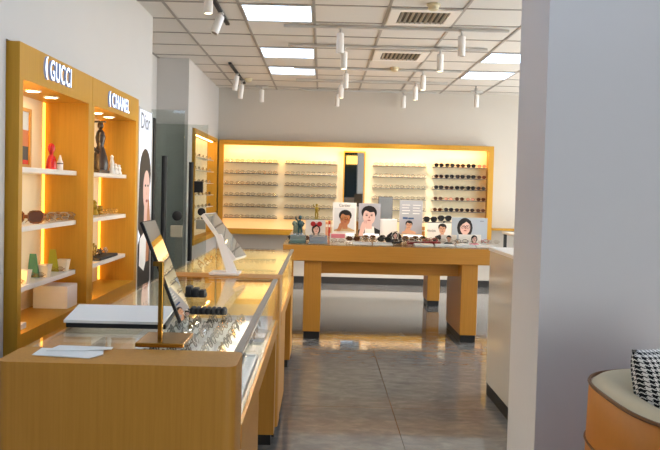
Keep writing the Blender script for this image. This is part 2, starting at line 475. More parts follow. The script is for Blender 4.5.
def lenses_bm(h, w, sq):
    g = MB()
    for sx in (-1, 1): g.poly([(p[0], p[1] + .0006, p[2]) for p in lens_loop(sx * .034, w, h, sq)])
    return g
KIND = {}
def kind(key, frame, lens, **k):
    KIND[key] = glasses_bm(**k).mesh('eyewear_' + key, [frame, lens])
kind('clear_thin', FRG, LENSC, r=.0016, low=True)
kind('clear_silver', FRS, LENSC, r=.0016, low=True, sq=2.2)
kind('clear_black', FRT, LENSC, r=.0018, low=True)
kind('sun_black', FRB, LENSD, r=.0030, h=.046, w=.056, low=True)
kind('sun_tort', FRT, LENSD, r=.0028, h=.044, w=.056, low=True, sq=2.3)
kind('sun_brown', FRT, LENSB, r=.0022, h=.044, w=.054, low=True, sq=2.6)
kind('sun_pink', FRG, LENSP, r=.0018, h=.040, w=.052, low=True, sq=2.2)
kind('flat_black', FRB, LENSD, r=.0026, h=.046, w=.056, folded=True)
kind('flat_brown', FRT, LENSB, r=.0026, h=.044, w=.056, folded=True)
kind('flat_clear', FRC, LENSC, r=.0022, folded=True)
kind('flat_gold', FRG, LENSC, r=.0018, folded=True, sq=2.1)
kind('flat_silver', FRS, LENSC, r=.0018, folded=True, sq=2.3)
kind('flat_dark', FRB, LENSC, r=.0022, folded=True, sq=2.4)
kind('flat_red', FRR, LENSC, r=.0026, folded=True)
SUNK = ('sun_black', 'sun_tort', 'sun_brown', 'sun_pink', 'flat_black', 'flat_brown')
def pair(key, loc, rot, label, group, s=1.):
    o = bpy.data.objects.new('sunglasses' if key in SUNK else 'eyeglasses', KIND[key]); COL.objects.link(o)
    M3 = Matrix.Rotation(rot[2], 3, 'Z') @ Matrix.Rotation(rot[1], 3, 'Y') @ Matrix.Rotation(rot[0], 3, 'X')
    low = min((M3 @ v.co).z for v in KIND[key].vertices) * s
    o.location = (loc[0], loc[1], loc[2] - low + .0008); o.rotation_euler = rot; o.scale = (s, s, s)
    return tag(o, label, 'glasses', group)

# ------------------------------------------------------------------ back wall display
ZS = [1.785 - .163 * i for i in range(6)]
t = thing('wall_display', 'long wood framed wall display with lit cream back on the far wall', 'display unit', (.49, YF, .73))
X0, X1, F0 = -1.52, 2.50, 10.95
m = MB()
m.box(X0, X1, F0, YF - .002, 2.05, 2.10, .004)
m.box(X0, X1, F0, YF - .002, .725, .785, .004)
m.box(X0, X0 + .05, F0 + .001, YF - .002, .785, 2.05)
m.box(X1 - .06, X1, F0 + .001, YF - .002, .785, 2.05)
m.obj('frame', WH, t)
MB().box(X0 + .05, X1 - .06, YF - .05, YF - .003, .785, 2.05).obj('back_panel', CREAM, t, label='cream lit back panel')
m = MB(); m.box(X0 + .05, X1 - .06, F0 + .001, F0 + .014, 2.028, 2.0495).box(X0 + .05, X1 - .06, F0 + .001, F0 + .014, .7855, .808)
m.box(X0 + .0505, X0 + .07, F0 + .001, F0 + .014, .808, 2.028).box(X1 - .08, X1 - .0605, F0 + .001, F0 + .014, .808, 2.028)
m.obj('lip', WH, t)
MB().box(X0 + .07, X1 - .08, F0 + .018, F0 + .045, 2.036, 2.0495).obj('led_strip', LEDH, t, label='warm glowing strip')
MB().box(X0 + .07, X1 - .08, F0 + .018, F0 + .045, .7855, .798).obj('led_strip', LEDS, t, label='warm glowing strip')
MB().box(X0 + .0505, X0 + .058, F0 + .018, F0 + .034, .83, 2.01).obj('led_strip', LEDS, t, label='warm glowing strip')
MB().box(X1 - .068, X1 - .0605, F0 + .018, F0 + .034, .83, 2.01).obj('led_strip', LEDS, t, label='warm glowing strip')
banks = [(-1.45, -.655, 'first bank from the left'), (-.555, .22, 'second bank from the left'), (.74, 1.535, 'bank right of the tall mirror'), (1.63, 2.42, 'rightmost bank')]
rown = ['top', 'second', 'third', 'fourth', 'fifth', 'bottom']
for b, (a, c, bn) in enumerate(banks):
    for i, z in enumerate(ZS):
        MB().box(a, c, YF - .195, YF - .05, z - .012, z - .003, .002).obj('shelf', GREYS, t)
        n = 5
        if b == 3 and i == 5: continue
        for k in range(n):
            xx = a + (c - a) * (k + .5) / n + random.uniform(-.004, .004)
            if b == 3:
                key = ['sun_black', 'sun_black', 'sun_tort', 'sun_black', 'sun_pink', 'sun_tort', 'sun_black', 'sun_black', 'sun_black', 'sun_brown',
                       'sun_black', 'sun_tort', 'sun_black', 'sun_black', 'sun_tort', 'sun_brown', 'sun_pink', 'sun_brown', 'sun_pink', 'sun_brown',
                       'sun_brown', 'sun_black', 'sun_tort', 'sun_tort', 'sun_brown'][i * 5 + k]
                w = {'sun_black': 'black', 'sun_tort': 'dark tortoise', 'sun_brown': 'brown', 'sun_pink': 'pale'}[key]
                pair(key, (xx, YF - .185, z - .003), (0, 0, random.uniform(-.05, .05)), '%s sunglasses, %s from left, %s shelf of the rightmost bank on far wall' % (w, ORD[k], rown[i]), 'sunglasses on the far wall display', 1.05)
            else:
                key = random.choice(['clear_thin', 'clear_silver', 'clear_thin', 'clear_black'])
                pair(key, (xx, YF - .185, z - .003), (0, 0, random.uniform(-.06, .06)), 'clear glasses, %s from left, %s shelf, %s on far wall' % (ORD[k], rown[i], bn), 'clear glasses on the far wall display')
t = thing('wall_mirror', 'tall narrow mirror in a thin wood frame between the shelf banks', 'mirror', (.465, YF - .05, .80))
m = MB(); a, c = .31, .63
m.box(a, c, YF - .13, YF - .052, 1.965, 1.985).box(a, c, YF - .13, YF - .052, .792, .812).box(a, a + .016, YF - .13, YF - .052, .812, 1.965).box(c - .016, c, YF - .13, YF - .052, .812, 1.965)
m.obj('frame', WH, t)
MB().box(a + .016, c - .016, YF - .10, YF - .09, .812, 1.965).obj('mirror_glass', MIRR, t)

# side display on the left wall
t = thing('side_display', 'recessed wood display of lit shelves on the left wall by the corner', 'display unit', (-1.68, 9.97, .69))
xf, xb, y0, y1 = -1.535, -1.70, 9.0, 10.93
m = MB()
m.box(-1.825, xf, y0, y1, 2.055, 2.105, .004).box(xb, xf, y0, y1, .69, .75, .004).box(xb, xf, y0, y0 + .05, .75, 2.055).box(xb, xf, y1 - .04, y1, .75, 2.055)
m.obj('frame', WH, t)
MB().box(xb + .002, xb + .02, y0 + .05, y1 - .04, .75, 2.055).obj('back_panel', CREAM, t, label='cream lit back panel')
MB().box(xb + .08, xb + .105, y0 + .08, y1 - .08, 2.049, 2.0545).obj('led_strip', LED, t, label='warm glowing strip')
MB().box(xb + .05, xb + .07, y0 + .0505, y0 + .056, .76, 2.04).obj('led_strip', LEDH, t, label='warm glowing strip')
for i, z in enumerate(ZS):
    MB().box(xb + .02, xb + .145, y0 + .18, y1 - .2, z - .008, z - .002, .001).obj('shelf', SHELFW, t)
    for k in range(5):
        yy = y0 + .32 + k * .31
        pair(random.choice(['flat_silver', 'flat_dark', 'flat_gold']), (xb + .115, yy, z - .002), (0, 0, PI / 2 + random.uniform(-.05, .05)),
             'clear glasses on side display by the corner, %s shelf, %s from the near end' % (rown[i], ORD[k]), 'glasses on the side display')

# ------------------------------------------------------------------ two built-in cabinets on the left wall
def cabinet(y0, y1, label, word, ty, tsize, tsx, tz):
    t = thing('display_cabinet', label, 'cabinet', (-1.65, (y0 + y1) / 2, 0))
    xf, xb = -1.46, -1.735; w = .045
    m = MB()
    m.box(xb, xf, y0, y0 + w, 0, 2.075).box(xb, xf, y1 - w * 1.6, y1, 0, 2.075)
    m.box(xb, xf, y0 + w, y1 - w * 1.6, 1.90, 2.075).box(xb, xf, y0 + w, y1 - w * 1.6, 0, .655)
    m.obj('carcass', WH, t)
    MB().box(xb - .02, xb, y0, y1, 0, 2.075).obj('back_panel', CREAM2, t, label='cream lit back panel')
    MB().box(xb + .001, xb + .008, y1 - w * 1.6 - .022, y1 - w * 1.6 - .002, .66, 1.895).obj('led_strip', LEDA, t, label='amber glowing upright strip')
    MB().box(xb + .10, xb + .13, y0 + w + .001, y0 + w + .008, .66, 1.895).obj('led_strip', LEDC, t, label='warm glowing upright strip')
    for k in range(2):
        yy = y0 + (y1 - y0) * (.42 + .24 * k)
        g = MB().lathe([(.045, 1.8995), (.045, 1.893), (.034, 1.893), (.034, 1.897)], (-1.58, yy, 0), 20).obj('downlight', WHITE, t, smooth=True)
        MB().lathe([(.033, 1.8965), (.033, 1.894)], (-1.58, yy, 0), 20).obj('downlight_lens', DLENS, g)
    for z in (1.48, 1.175, .865):
        MB().box(xb + .002, -1.528, y0 + w, y1 - w * 1.6 - .004, z - .028, z, .002).obj('shelf', SHELFW, t)
    s = thing('shop_sign', 'raised glowing white letters %s on the cabinet header' % ('reading a five letter word' if len(word) == 5 else 'reading a six letter word'), 'sign', (-1.455, ty, tz), 'lit letter signs')
    textobj('lettering', word, tsize, .007, [SIGN, SIGNS], s, (-1.446, ty, tz - tsize * .35), RLEFT, .001, tsx * .94)
    # crescent mark before the word
    m = MB(); ys = ty - tsx * tsize * len(word) * .36 - .005
    R = tsize * .42
    def arc(r, ecc, x): return [(x, ys - math.cos(a) * r * ecc + r * .2, tz + math.sin(a) * r) for a in [(-1.25 + 2.5 * k / 10) for k in range(11)]]
    for x0_, x1_ in ((-1.452, -1.440),):
        o1 = arc(R, .75, x0_); i1 = arc(R, .40, x0_); o2 = arc(R, .75, x1_); i2 = arc(R, .40, x1_)
        for k in range(10):
            m.mat(0).poly([o2[k], o2[k + 1], i2[k + 1], i2[k]]); m.mat(1).poly([o1[k], o1[k + 1], o2[k + 1], o2[k]]).poly([i1[k], i1[k + 1], i2[k + 1], i2[k]])
    m.obj('crescent_mark', [SIGN, SIGNS], s)
    return t
cabinet(3.60, 4.735, 'honey wood wall cabinet with three white shelves, nearest the viewer', 'GUCCI', 4.115, .150, .72, 1.998)
cabinet(4.74, 5.92, 'honey wood wall cabinet next to the tall portrait lightbox', 'CHANEL', 5.33, .135, .86, 1.978)
for o in list(bpy.data.objects):
    if o.name.startswith('shop_sign'):
        o['label'] = 'glowing raised letters on the nearest cabinet header' if o.location.y < 4.7 else 'glowing raised letters on the farther cabinet header, beside the lightbox'
        del o['group']

S1, S2, S3, S4 = 1.4805, 1.1755, .8655, .6555
# picture standing on top shelf
t = thing('framed_picture', 'small wood framed sunset picture leaning on the nearest cabinet top shelf', 'picture', (-1.65, 4.07, S1))
m = MB(); xx = -1.66
m.box(xx, xx + .02, 3.93, 4.22, S1, S1 + .02).box(xx, xx + .02, 3.93, 4.22, S1 + .31, S1 + .33).box(xx, xx + .02, 3.93, 3.95, S1 + .02, S1 + .31).box(xx, xx + .02, 4.195, 4.22, S1 + .02, S1 + .31)
m.obj('frame', WD, t)
m = MB(); m.mat(0).box(xx + .005, xx + .012, 3.95, 4.195, S1 + .21, S1 + .31).mat(1).box(xx + .005, xx + .012, 3.95, 4.195, S1 + .12, S1 + .21).mat(2).box(xx + .005, xx + .012, 3.95, 4.195, S1 + .045, S1 + .12).mat(3).box(xx + .005, xx + .012, 3.95, 4.195, S1 + .02, S1 + .045)
m.obj('picture_print', [SKYD, SUNS, PDARK, REDP], t)
# red figurine
c = (-1.60, 4.42, S1); m = MB()
m.lathe([(.030, 0), (.031, .01), (.026, .05), (.018, .078), (.010, .088), (.014, .10), (.021, .118), (.020, .138), (.012, .15), (.003, .156)], c, 18)
m.tube([(c[0] + .018, c[1], S1 + .075), (c[0] + .030, c[1] - .015, S1 + .05)], .006)
tag(m.obj('red_figurine', REDP, loc=c, smooth=True), 'glossy red figurine on the nearest cabinet top shelf', 'figurine')
c = (-1.58, 4.51, S1); t = thing('small_bottle', 'tiny white pointed bottle beside the red figurine', 'bottle', c)
MB().lathe([(.017, 0), (.018, .005), (.018, .045), (.016, .05), (.012, .058), (.004, .09)], c, 14).obj('body', WHITE, t, smooth=True)
MB().lathe([(.0188, .036), (.0188, .042)], c, 14).obj('band', BROWND, t)
# middle shelf glasses
G = 'glasses in the nearest cabinet'
pair('flat_brown', (-1.60, 4.05, S2 + .001), (0, 0, PI / 2 - 1.0), 'large brown sunglasses at near end of the nearest cabinet middle shelf', G, 1.5)
for k in range(5):
    pair(['flat_gold', 'flat_silver', 'flat_gold', 'flat_clear', 'flat_silver'][k], (-1.575, 4.17 + k * .105, S2 + .001), (-.4, 0, PI / 2 - .9), 'clear glasses on the nearest cabinet middle shelf, %s from its near end' % ORD[k], G, 1.05)
# lower shelf: cups with a coloured card
for k, (mm, cw, yy) in enumerate(((REDC, 'red', 3.95), (TEALP, 'green', 4.25), (YELP, 'yellow', 4.56))):
    c = (-1.57, yy, S3)
    t = thing('card_holder_cup', 'square clear cup holding a %s tapered card, nearest cabinet lower shelf' % cw, 'cup', c, 'cups with coloured cards')
    m = MB()
    def ring(z, hw, in_=0): return [(c[0] - hw, yy - hw, S3 + z), (c[0] + hw, yy - hw, S3 + z), (c[0] + hw, yy + hw, S3 + z), (c[0] - hw, yy + hw, S3 + z)]
    R1, R2 = ring(.001, .024), ring(.072, .034)
    m.hexa(R1 + R2); m.obj('cup', pm('milky_acrylic', 'e9dcc4', .3), t)
    m = MB(); x_ = c[0] - .025; ya = yy - .055
    m.hexa([(x_ - .055, ya + .004, S3 + .001), (x_ + .015, ya + .004, S3 + .001), (x_ + .015, ya + .010, S3 + .001), (x_ - .055, ya + .010, S3 + .001), (x_ - .040, ya + .004, S3 + .135), (x_ - .005, ya + .004, S3 + .135), (x_ - .005, ya + .010, S3 + .135), (x_ - .040, ya + .010, S3 + .135)])
    m.obj('card', mm, t, label='%s tapered card' % cw)
    pair('flat_gold', (-1.575, yy - .11, S3 + .002), (-.5, 0, .3), 'small gold glasses leaning in front of the %s card cup' % cw, 'gold glasses before the cups', .7)
m = MB(); m.box(-1.70, -1.495, 4.42, 4.60, S4, S4 + .135, .003)
tag(m.obj('white_box', WHITE, loc=(-1.60, 4.51, S4)), 'plain white box on the floor of the nearest cabinet', 'box')
m = MB(); m.box(-1.56, -1.50, 3.75, 3.82, S4, S4 + .03, .003)
tag(m.obj('small_box', WHITE, loc=(-1.53, 3.78, S4)), 'tiny white box at the near front corner of nearest cabinet', 'box')

# second cabinet things
c = (-1.61, 5.42, S1); t = thing('bronze_sculpture', 'dark bronze seated figure sculpture on the farther cabinet top shelf', 'sculpture', c)
MB().box(-1.67, -1.565, 5.28, 5.52, S1, S1 + .025, .006).obj('base', BROWND, t)
m = MB(); m.lathe([(.055, .02), (.062, .06), (.050, .12), (.034, .17), (.024, .20), (.032, .23), (.036, .26), (.026, .30), (.010, .32)], c, 16)
m.tube([(c[0], 5.38, S1 + .15), (c[0] - .04, 5.33, S1 + .19), (c[0] - .05, 5.32, S1 + .30), (c[0] - .03, 5.34, S1 + .34)], .014, r2=.010)
m.tube([(c[0], 5.45, S1 + .08), (c[0] + .01, 5.47, S1 + .07), (c[0] + .02, 5.49, S1 + .04)], .028, r2=.016)
m.ball((c[0], 5.42, S1 + .345), .022, .026, .03).box(-1.68, -1.57, 5.40, 5.43, S1 + .365, S1 + .378, .005)
m.obj('figure', BROWND, t, smooth=True)
for k, (yy, hh) in enumerate(((5.565, .14), (5.665, .08), (5.76, .075))):
    c = (-1.565, yy, S1)
    m = MB(); m.lathe([(.022, 0), (.024, .01), (.014, hh * .4), (.018, hh * .6), (.010, hh * .8), (.014, hh * .92), (.004, hh)], c, 14)
    m.tube([(c[0], yy, S1 + hh * .5), (c[0], yy + .03, S1 + hh * .4), (c[0], yy + .034, S1 + .005)], .007)
    tag(m.obj('ivory_figurine', PAPER, loc=c, smooth=True), 'small ivory figurine beside the bronze sculpture, %s one from it' % ORD[k], 'figurine')
for k in range(3):
    c = (-1.66, 5.32 + k * .14, S2); hh = (.15, .11, .07)[k]
    m = MB(); m.lathe([(.03, 0), (.032, .01), (.02, hh * .35), (.026, hh * .55), (.012, hh * .75), (.018, hh * .88), (.003, hh)], c, 14)
    m.tube([(c[0], c[1], S2 + hh * .6), (c[0], c[1] + .05, S2 + hh * .8)], .008)
    tag(m.obj('gold_figurine', GOLDF, loc=c, smooth=True), 'gold coloured figurine on the farther cabinet middle shelf, %s from its near end' % ORD[k], 'figurine')
for k in range(3):
    pair('flat_gold', (-1.565, 5.42 + .145 * k, S2 + .001), (-.4, 0, PI / 2), 'gold glasses on the farther cabinet middle shelf, %s from near end' % ORD[k], 'glasses in the farther cabinet')
m = MB(); m.box(-1.66, -1.535, 5.22, 5.66, S3, S3 + .02, .005)
tag(m.obj('display_tray', DARK, loc=(-1.60, 5.44, S3)), 'dark tray of glasses on the farther cabinet lower shelf', 'tray')
for k in range(3):
    pair(['flat_gold', 'flat_black', 'flat_silver'][k], (-1.60, 5.295 + k * .145, S3 + .021), (-.3, 0, PI / 2 + .1), 'glasses in dark tray on the farther cabinet lower shelf, %s from near end' % ORD[k], 'glasses in the farther cabinet')
c = (-1.68, 5.48, S3); m = MB()
for k in range(5): m.tube([(-1.68, 5.38 + .05 * k, S3 + .001), (-1.68, 5.38 + .05 * k, S3 + .16 - .02 * k)], .006)
m.tube([(-1.68, 5.37, S3 + .12), (-1.68, 5.60, S3 + .06)], .006)
tag(m.obj('glasses_rack', GOLDF, loc=c), 'small gold rack standing behind the dark tray in the farther cabinet', 'rack')

# ------------------------------------------------------------------ tall lightbox with a portrait
t = thing('portrait_lightbox', 'tall white lightbox with a dark haired woman beside the farther cabinet', 'lightbox', (-1.50, 6.29, .45))
m = MB(); a, c, z0, z1 = 6.05, 6.53, .45, 2.04
m.box(-1.519, -1.485, a, a + .015, z0, z1).box(-1.519, -1.485, c - .015, c, z0, z1).box(-1.519, -1.485, a + .015, c - .015, z0, z0 + .015).box(-1.519, -1.485, a + .015, c - .015, z1 - .015, z1)
m.obj('frame', GREYP, t)
MB().box(-1.518, -1.492, a + .015, c - .015, z0 + .015, z1 - .015).obj('lit_face', pm('lit_poster_face', 'dfe4ee', .4, emit='dfe8ff', es=.35), t)
m = MB(); X = -1.4915
def pl(x, yc, zc, pts, mi): m.mat(mi).poly([(x, yc + p[0], zc + p[1]) for p in pts])
def ell(rx, rz, n=20, a0=0, a1=2 * PI): return [(rx * math.cos(a0 + (a1 - a0) * k / n), rz * math.sin(a0 + (a1 - a0) * k / n)) for k in range(n)]
pl(X, 6.30, .62, [(-.225, -.14), (.225, -.14), (.225, .36), (.05, .44), (-.12, .38), (-.225, .28)], 0)
pl(X + .0002, 6.31, 1.50, ell(.20, .21), 0)
pl(X + .0003, 6.25, 1.25, [(-.14, .28), (-.17, -.20), (-.02, -.32), (.10, .10), (.16, .3), (0, .4)], 0)
pl(X + .0006, 6.36, 1.36, ell(.12, .17), 1)
pl(X + .0007, 6.35, 1.10, [(-.06, .15), (-.08, -.14), (.15, -.14), (.07, .15)], 1)
pl(X + .0008, 6.32, .98, [(-.19, -.24), (-.02, -.30), (.16, -.1), (.12, .06), (-.05, .02), (-.17, -.02)], 3)
pl(X + .0010, 6.42, 1.05, [(-.06, -.3), (.05, -.3), (.09, .05), (.05, .22), (.0, .24), (-.03, .1)], 5)
pl(X + .0012, 6.37, 1.27, ell(.038, .013), 2)
pl(X + .0012, 6.32, 1.40, ell(.026, .010), 0); pl(X + .0012, 6.41, 1.40, ell(.026, .010), 0)
pl(X + .0011, 6.37, 1.33, [(-.012, -.01), (.012, -.01), (.004, .05)], 4)
m.obj('portrait_print', [HAIR, SKINP, LIP, PAPER, SKIN, SKIN2], t)
textobj('poster_lettering', 'Dior', .19, .0005, [INKG], t, (-1.4905, 6.29, 1.87), RLEFT, .001, .9)

# ------------------------------------------------------------------ alcove with glass doors
struct('trim_2', MB().box(-1.56, -1.492, 6.625, 6.69, 0, 2.0), BLACK, 'black upright door jamb beside the lightbox')
struct('trim_3', MB().box(-1.60, -1.565, 8.66, 8.698, 0, 2.15), GREYP, 'pale upright jamb at the far side of the alcove')
def leaf(name, p, q, z1, hx, dx, dz, lock, lab):
    t = thing(name, lab, 'door', (p[0], p[1], 0)); t['kind'] = 'structure'
    P, Q = Vector((p[0], p[1], 0)), Vector((q[0], q[1], 0)); d = (Q - P).normalized(); nn = Vector((d.y, -d.x, 0))
    if nn.y > 0: nn = -nn
    def at(xx, off): s = (xx - P.x) / d.x; return P + d * s + nn * off
    a, b = P, Q; w = Vector(nn) * .01
    MB().hexa([tuple(v) for v in (a, b, b + w, a + w)] [:0] + [(a.x, a.y, .02), (b.x, b.y, .02), (b.x + w.x, b.y + w.y, .02), (a.x + w.x, a.y + w.y, .02), (a.x, a.y, z1), (b.x, b.y, z1), (b.x + w.x, b.y + w.y, z1), (a.x + w.x, a.y + w.y, z1)]).obj('glass_pane', GLASST, t)
    c = at(hx, .05)
    m = MB(); m.tube([(c.x, c.y, .55), (c.x, c.y, 1.68)], .026, 10)
    for z in (.7, 1.5):
        e = at(hx, .01); m.tube([(c.x, c.y, z), (e.x, e.y, z)], .012, 8)
    m.obj('door_handle', BLACK, t, smooth=True, label='black upright pull bar')
    c = at(dx, .012)
    MB().lathe([(.045, 0), (.045, -.02), (.035, -.026)], (c.x, c.y, dz), 20, 'y').obj('round_grip', BLACK, t, smooth=True)
    m = MB(); m.box(c.x - .06, c.x + .05, c.y - .02, c.y + .004, dz - .20, dz - .09, .004); m.obj('patch_plate', pm('frosted_label', 'a39c88', .5), t)
    if lock:
        m = MB(); m.box(lock[0] - .05, lock[0] + .05, c.y - .05, c.y + .0, lock[1] - .065, lock[1] + .065, .006); m.obj('lock_box', BLACK, t)
leaf('door_1', (-1.92, 6.94), (-1.30, 7.03), 2.11, -1.475, -1.352, 1.125, None, 'frameless tinted glass door leaf nearest, with black pull bar')
leaf('door_2', (-1.92, 8.56), (-1.32, 8.60), 2.11, -1.50, -1.375, 1.115, (-1.41, 1.40), 'frameless tinted glass door leaf by the side display, with black lock box')

# ------------------------------------------------------------------ glass counters
def counter(y0, leg_y, label, hot, xa, xb, ll):
    y1 = y0 + 2.06; zt, zb = .90, .675
    t = thing('glass_counter', label, 'counter', ((xa + xb) / 2, (y0 + y1) / 2, 0), 'glass topped display counters')
    MB().box(xa, xb, y0, y0 + .20, .06, zt, .03, 4, True).obj('end_panel', W, t, smooth=True)
    m = MB(); m.box(xa + .012, xb - .004, y0 + .20, y0 + ll, .06, .60).obj('leg', W, t)
    MB().box(xa + .012, xb - .004, leg_y, y1 - .002, .06, .60).obj('leg', W, t)
    m = MB(); m.box(xa + .03, xb - .02, y0 + .02, y0 + ll - .02, 0, .0595); m.obj('plinth', BLACK, t)
    MB().box(xa + .03, xb - .02, leg_y + .012, y1 - .02, 0, .0595).obj('plinth', BLACK, t)
    MB().box(xa + .006, xb, y0 + .20, y1 - .001, .60, zb).obj('base_rail', WD, t)
    MB().box(xa + .02, xb - .012, y0 + .20, y1 - .03, zb, zb + .006).obj('case_floor', pm('case_lining', 'c4c2bc' if y0 < 3 else 'ecdcae', .6), t)
    MB().box(xa + .006, xa + .026, y0 + .20, y1 - .03, zb + .006, zt - .012).obj('back_panel', pm('case_back', 'b4aea2' if y0 < 3 else 'e6d2a0', .5), t)
    MB().box(xa + .006, xb - .003, y1 - .03, y1, zb, zt - .012).obj('far_panel', W, t)
    MB().box(xa + .03, xb - .015, y1 - .038, y1 - .0305, zb + .007, zt - .02).obj('far_lining', pm('far_lining', 'd9b468' if y0 < 3 else 'f0e2b8', .5), t)
    MB().box(xb - .013, xb - .005, y0 + .201, y1 - .031, zb, zt - .012).obj('front_glass', GLASS, t)
    MB().box(xa + .004, xb - .031, y0 + .201, y1 - .001, zt - .011, zt - .001).obj('top_glass', GLASS, t)
    MB().box(xb - .030, xb - .004, y0 + .201, y1 - .001, zt - .011, zt + .001, .002).obj('edge_strip', ALU, t, label='bright metal edge strip')
    m = MB(); m.box(xb - .027, xb - .0145, y0 + .25, y1 - .10, zt - .0155, zt - .0115)
    m.obj('led_strip', pm('case_led', 'ffe6b0', emit='fff0d8' if y0 < 3 else 'ffd684', es=hot), t, label='warm glowing strip')
    return t
counter(2.07, 4.03, 'glass topped oak display counter nearest the viewer', 110., -.900, -.228, .89)
counter(4.16, 5.83, 'glass topped oak display counter farther away, lit yellow inside', 110., -.885, -.218, .76)
# trays and glasses in the near case
for i, (a, b, y0, y1, z, mm, lab) in enumerate(((-.62, -.280, 2.32, 2.92, .775, TRAYW, 'white raised glasses tray in the near counter, closest one'), (-.62, -.280, 2.94, 3.40, .775, TRAYW, 'white raised glasses tray in the near counter, second one'),
                               (-.50, -.2505, 2.32, 3.10, .690, TRAYB, 'blue grey low tray under the white ones, near half'), (-.50, -.2505, 3.44, 4.05, .690, TRAYB, 'blue grey low tray toward the far end of near counter'))):
    t = thing('glasses_tray', lab, 'tray', ((a + b) / 2, (y0 + y1) / 2, .6815), 'trays in the near counter')
    m = MB(); m.box(a, b, y0, y1, z, z + .008, .002).box(a, a + .006, y0, y1, z + .008, z + .018).box(b - .006, b, y0, y1, z + .008, z + .018).box(a + .006, b - .006, y0, y0 + .006, z + .008, z + .018).box(a + .006, b - .006, y1 - .006, y1, z + .008, z + .018)
    m.obj('tray', mm, t)
    if z > .7:
        for sy in (y0 + .03, y1 - .05):
            MB().box(a + .02, a + .11, sy, sy + .02, .682, z).obj('tray_support', GREYP, t)
    else: MB().box(a + .01, b - .01, y0 + .01, y1 - .01, .682, z).obj('tray_foot', GREYP, t)
kk = ['flat_silver', 'flat_dark', 'flat_dark', 'flat_gold', 'flat_dark']
for r in range(7):
    for cidx in range(5):
        yy = 2.40 + r * .148 + (.0 if r < 4 else .03)
        if yy > 3.34: continue
        pair(random.choice(kk), (-.585 + cidx * .062, yy, .7845), (-.45, 0, PI / 2 + random.uniform(-.15, .15)),
             'folded glasses in near counter white trays, %s row from viewer, %s column from left' % (ORD[r], ORD[cidx]), 'folded glasses in the near counter')
for k in range(9):
    yy = 2.40 + k * .15 + (.14 if k > 4 else 0)
    for c2 in range(2):
        pair(random.choice(kk), (-.292 - c2 * .075, yy, .6995), (-.45, 0, PI / 2 + random.uniform(-.12, .12)),
             'folded glasses on blue grey tray, %s from viewer, %s column from the front glass' % (ORD[k], ORD[c2]), 'folded glasses on the low trays')
# small things in the staff side of near case
c = (-.72, 2.50, .6815); m = MB()
m.tube([(-.72, 2.50, .69), (-.72, 2.50, .74), (-.745, 2.50, .79)], .006).tube([(-.72, 2.50, .74), (-.695, 2.50, .79)], .006).lathe([(.03, 0), (.03, .008), (.008, .012)], c)
tag(m.obj('glasses_stand', BRASS, loc=c, smooth=True), 'small brass forked stand inside the near counter', 'stand')
for k in range(10):
    pair('flat_gold', (-.42 - (k % 2) * .2, 4.50 + (k // 2) * .3, .6825), (-.3, 0, PI / 2 + random.uniform(-.3, .3)), 'gold glasses inside the yellow lit far counter, %s row, %s column' % (ORD[k // 2], 'right' if k % 2 == 0 else 'left'), 'glasses in the far counter')

# ------------------------------------------------------------------ things on the counters
Z = .9015
def slab_tilt(xt, zt, xb, zb, y0, y1, th, shrink=0., off=0.):
    a = Vector((xt, 0, zt)); b = Vector((xb, 0, zb)); d = (b - a).normalized(); n = Vector((-d.z, 0, d.x))
    if n.x < 0: n = -n
    a = a + d * shrink + n * off; b = b - d * shrink + n * off
    p = [b - n * th, b, a, a - n * th]
    return MB().hexa([(v.x, y0 + shrink, v.z) for v in p] + [(v.x, y1 - shrink, v.z) for v in p])
t = thing('table_mirror', 'tilted rectangular mirror on a brass post and square brass base', 'mirror', (-.50, 2.39, Z))
MB().box(-.565, -.415, 2.29, 2.47, Z, Z + .014, .003).obj('base', BRASS, t)
m = MB(); m.box(-.512, -.497, 2.365, 2.380, Z + .014, 1.16, .002).box(-.530, -.497, 2.366, 2.379, 1.145, 1.16)
m.obj('post', BRASS, t)
slab_tilt(-.575, 1.284, -.444, .961, 2.40, 2.58, .009).obj('mirror_backing', BLACK, t)
slab_tilt(-.575, 1.284, -.444, .961, 2.40, 2.58, .002, .003, .0022).obj('mirror_glass', MIRR, t)
t = thing('table_mirror', 'tilted rectangular mirror on a wide white stand, farther counter', 'mirror', (-.55, 4.33, Z))
MB().box(-.63, -.46, 4.225, 4.38, Z, Z + .015, .003).obj('base', WHITE, t)
MB().hexa([(-.535, 4.27, Z + .015), (-.475, 4.27, Z + .015), (-.475, 4.30, Z + .015), (-.535, 4.30, Z + .015), (-.612, 4.31, 1.13), (-.575, 4.31, 1.13), (-.575, 4.335, 1.13), (-.612, 4.335, 1.13)]).obj('post', WHITE, t)
YAW = Matrix.Translation((-.55, 4.4, 0)) @ Matrix.Rotation(-.20, 4, 'Z') @ Matrix.Translation((.55, -4.4, 0))
slab_tilt(-.664, 1.247, -.463, .992, 4.30, 4.51, .022).xform(YAW).obj('mirror_backing', WHITE, t)
slab_tilt(-.664, 1.247, -.463, .992, 4.30, 4.51, .002, .006, .0022).xform(YAW).obj('mirror_glass', MIRR, t)
# large white album with dark underside
t = thing('display_folder', 'large white topped folder with black underside lying on the glass', 'folder', (-.74, 2.76, Z))
MB().hexa([(-.878, 2.585, Z), (-.532, 2.59, Z), (-.562, 2.93, Z), (-.938, 2.925, Z), (-.878, 2.585, Z + .016), (-.532, 2.59, Z + .016), (-.562, 2.93, Z + .016), (-.938, 2.925, Z + .016)]).obj('case', BLACK, t, label='black lower half')
MB().hexa([(-.884, 2.578, Z + .017), (-.538, 2.583, Z + .017), (-.566, 2.936, Z + .017), (-.945, 2.931, Z + .017), (-.884, 2.578, Z + .026), (-.538, 2.583, Z + .026), (-.566, 2.936, Z + .026), (-.945, 2.931, Z + .026)]).obj('lid', PAPER, t, label='white top board')
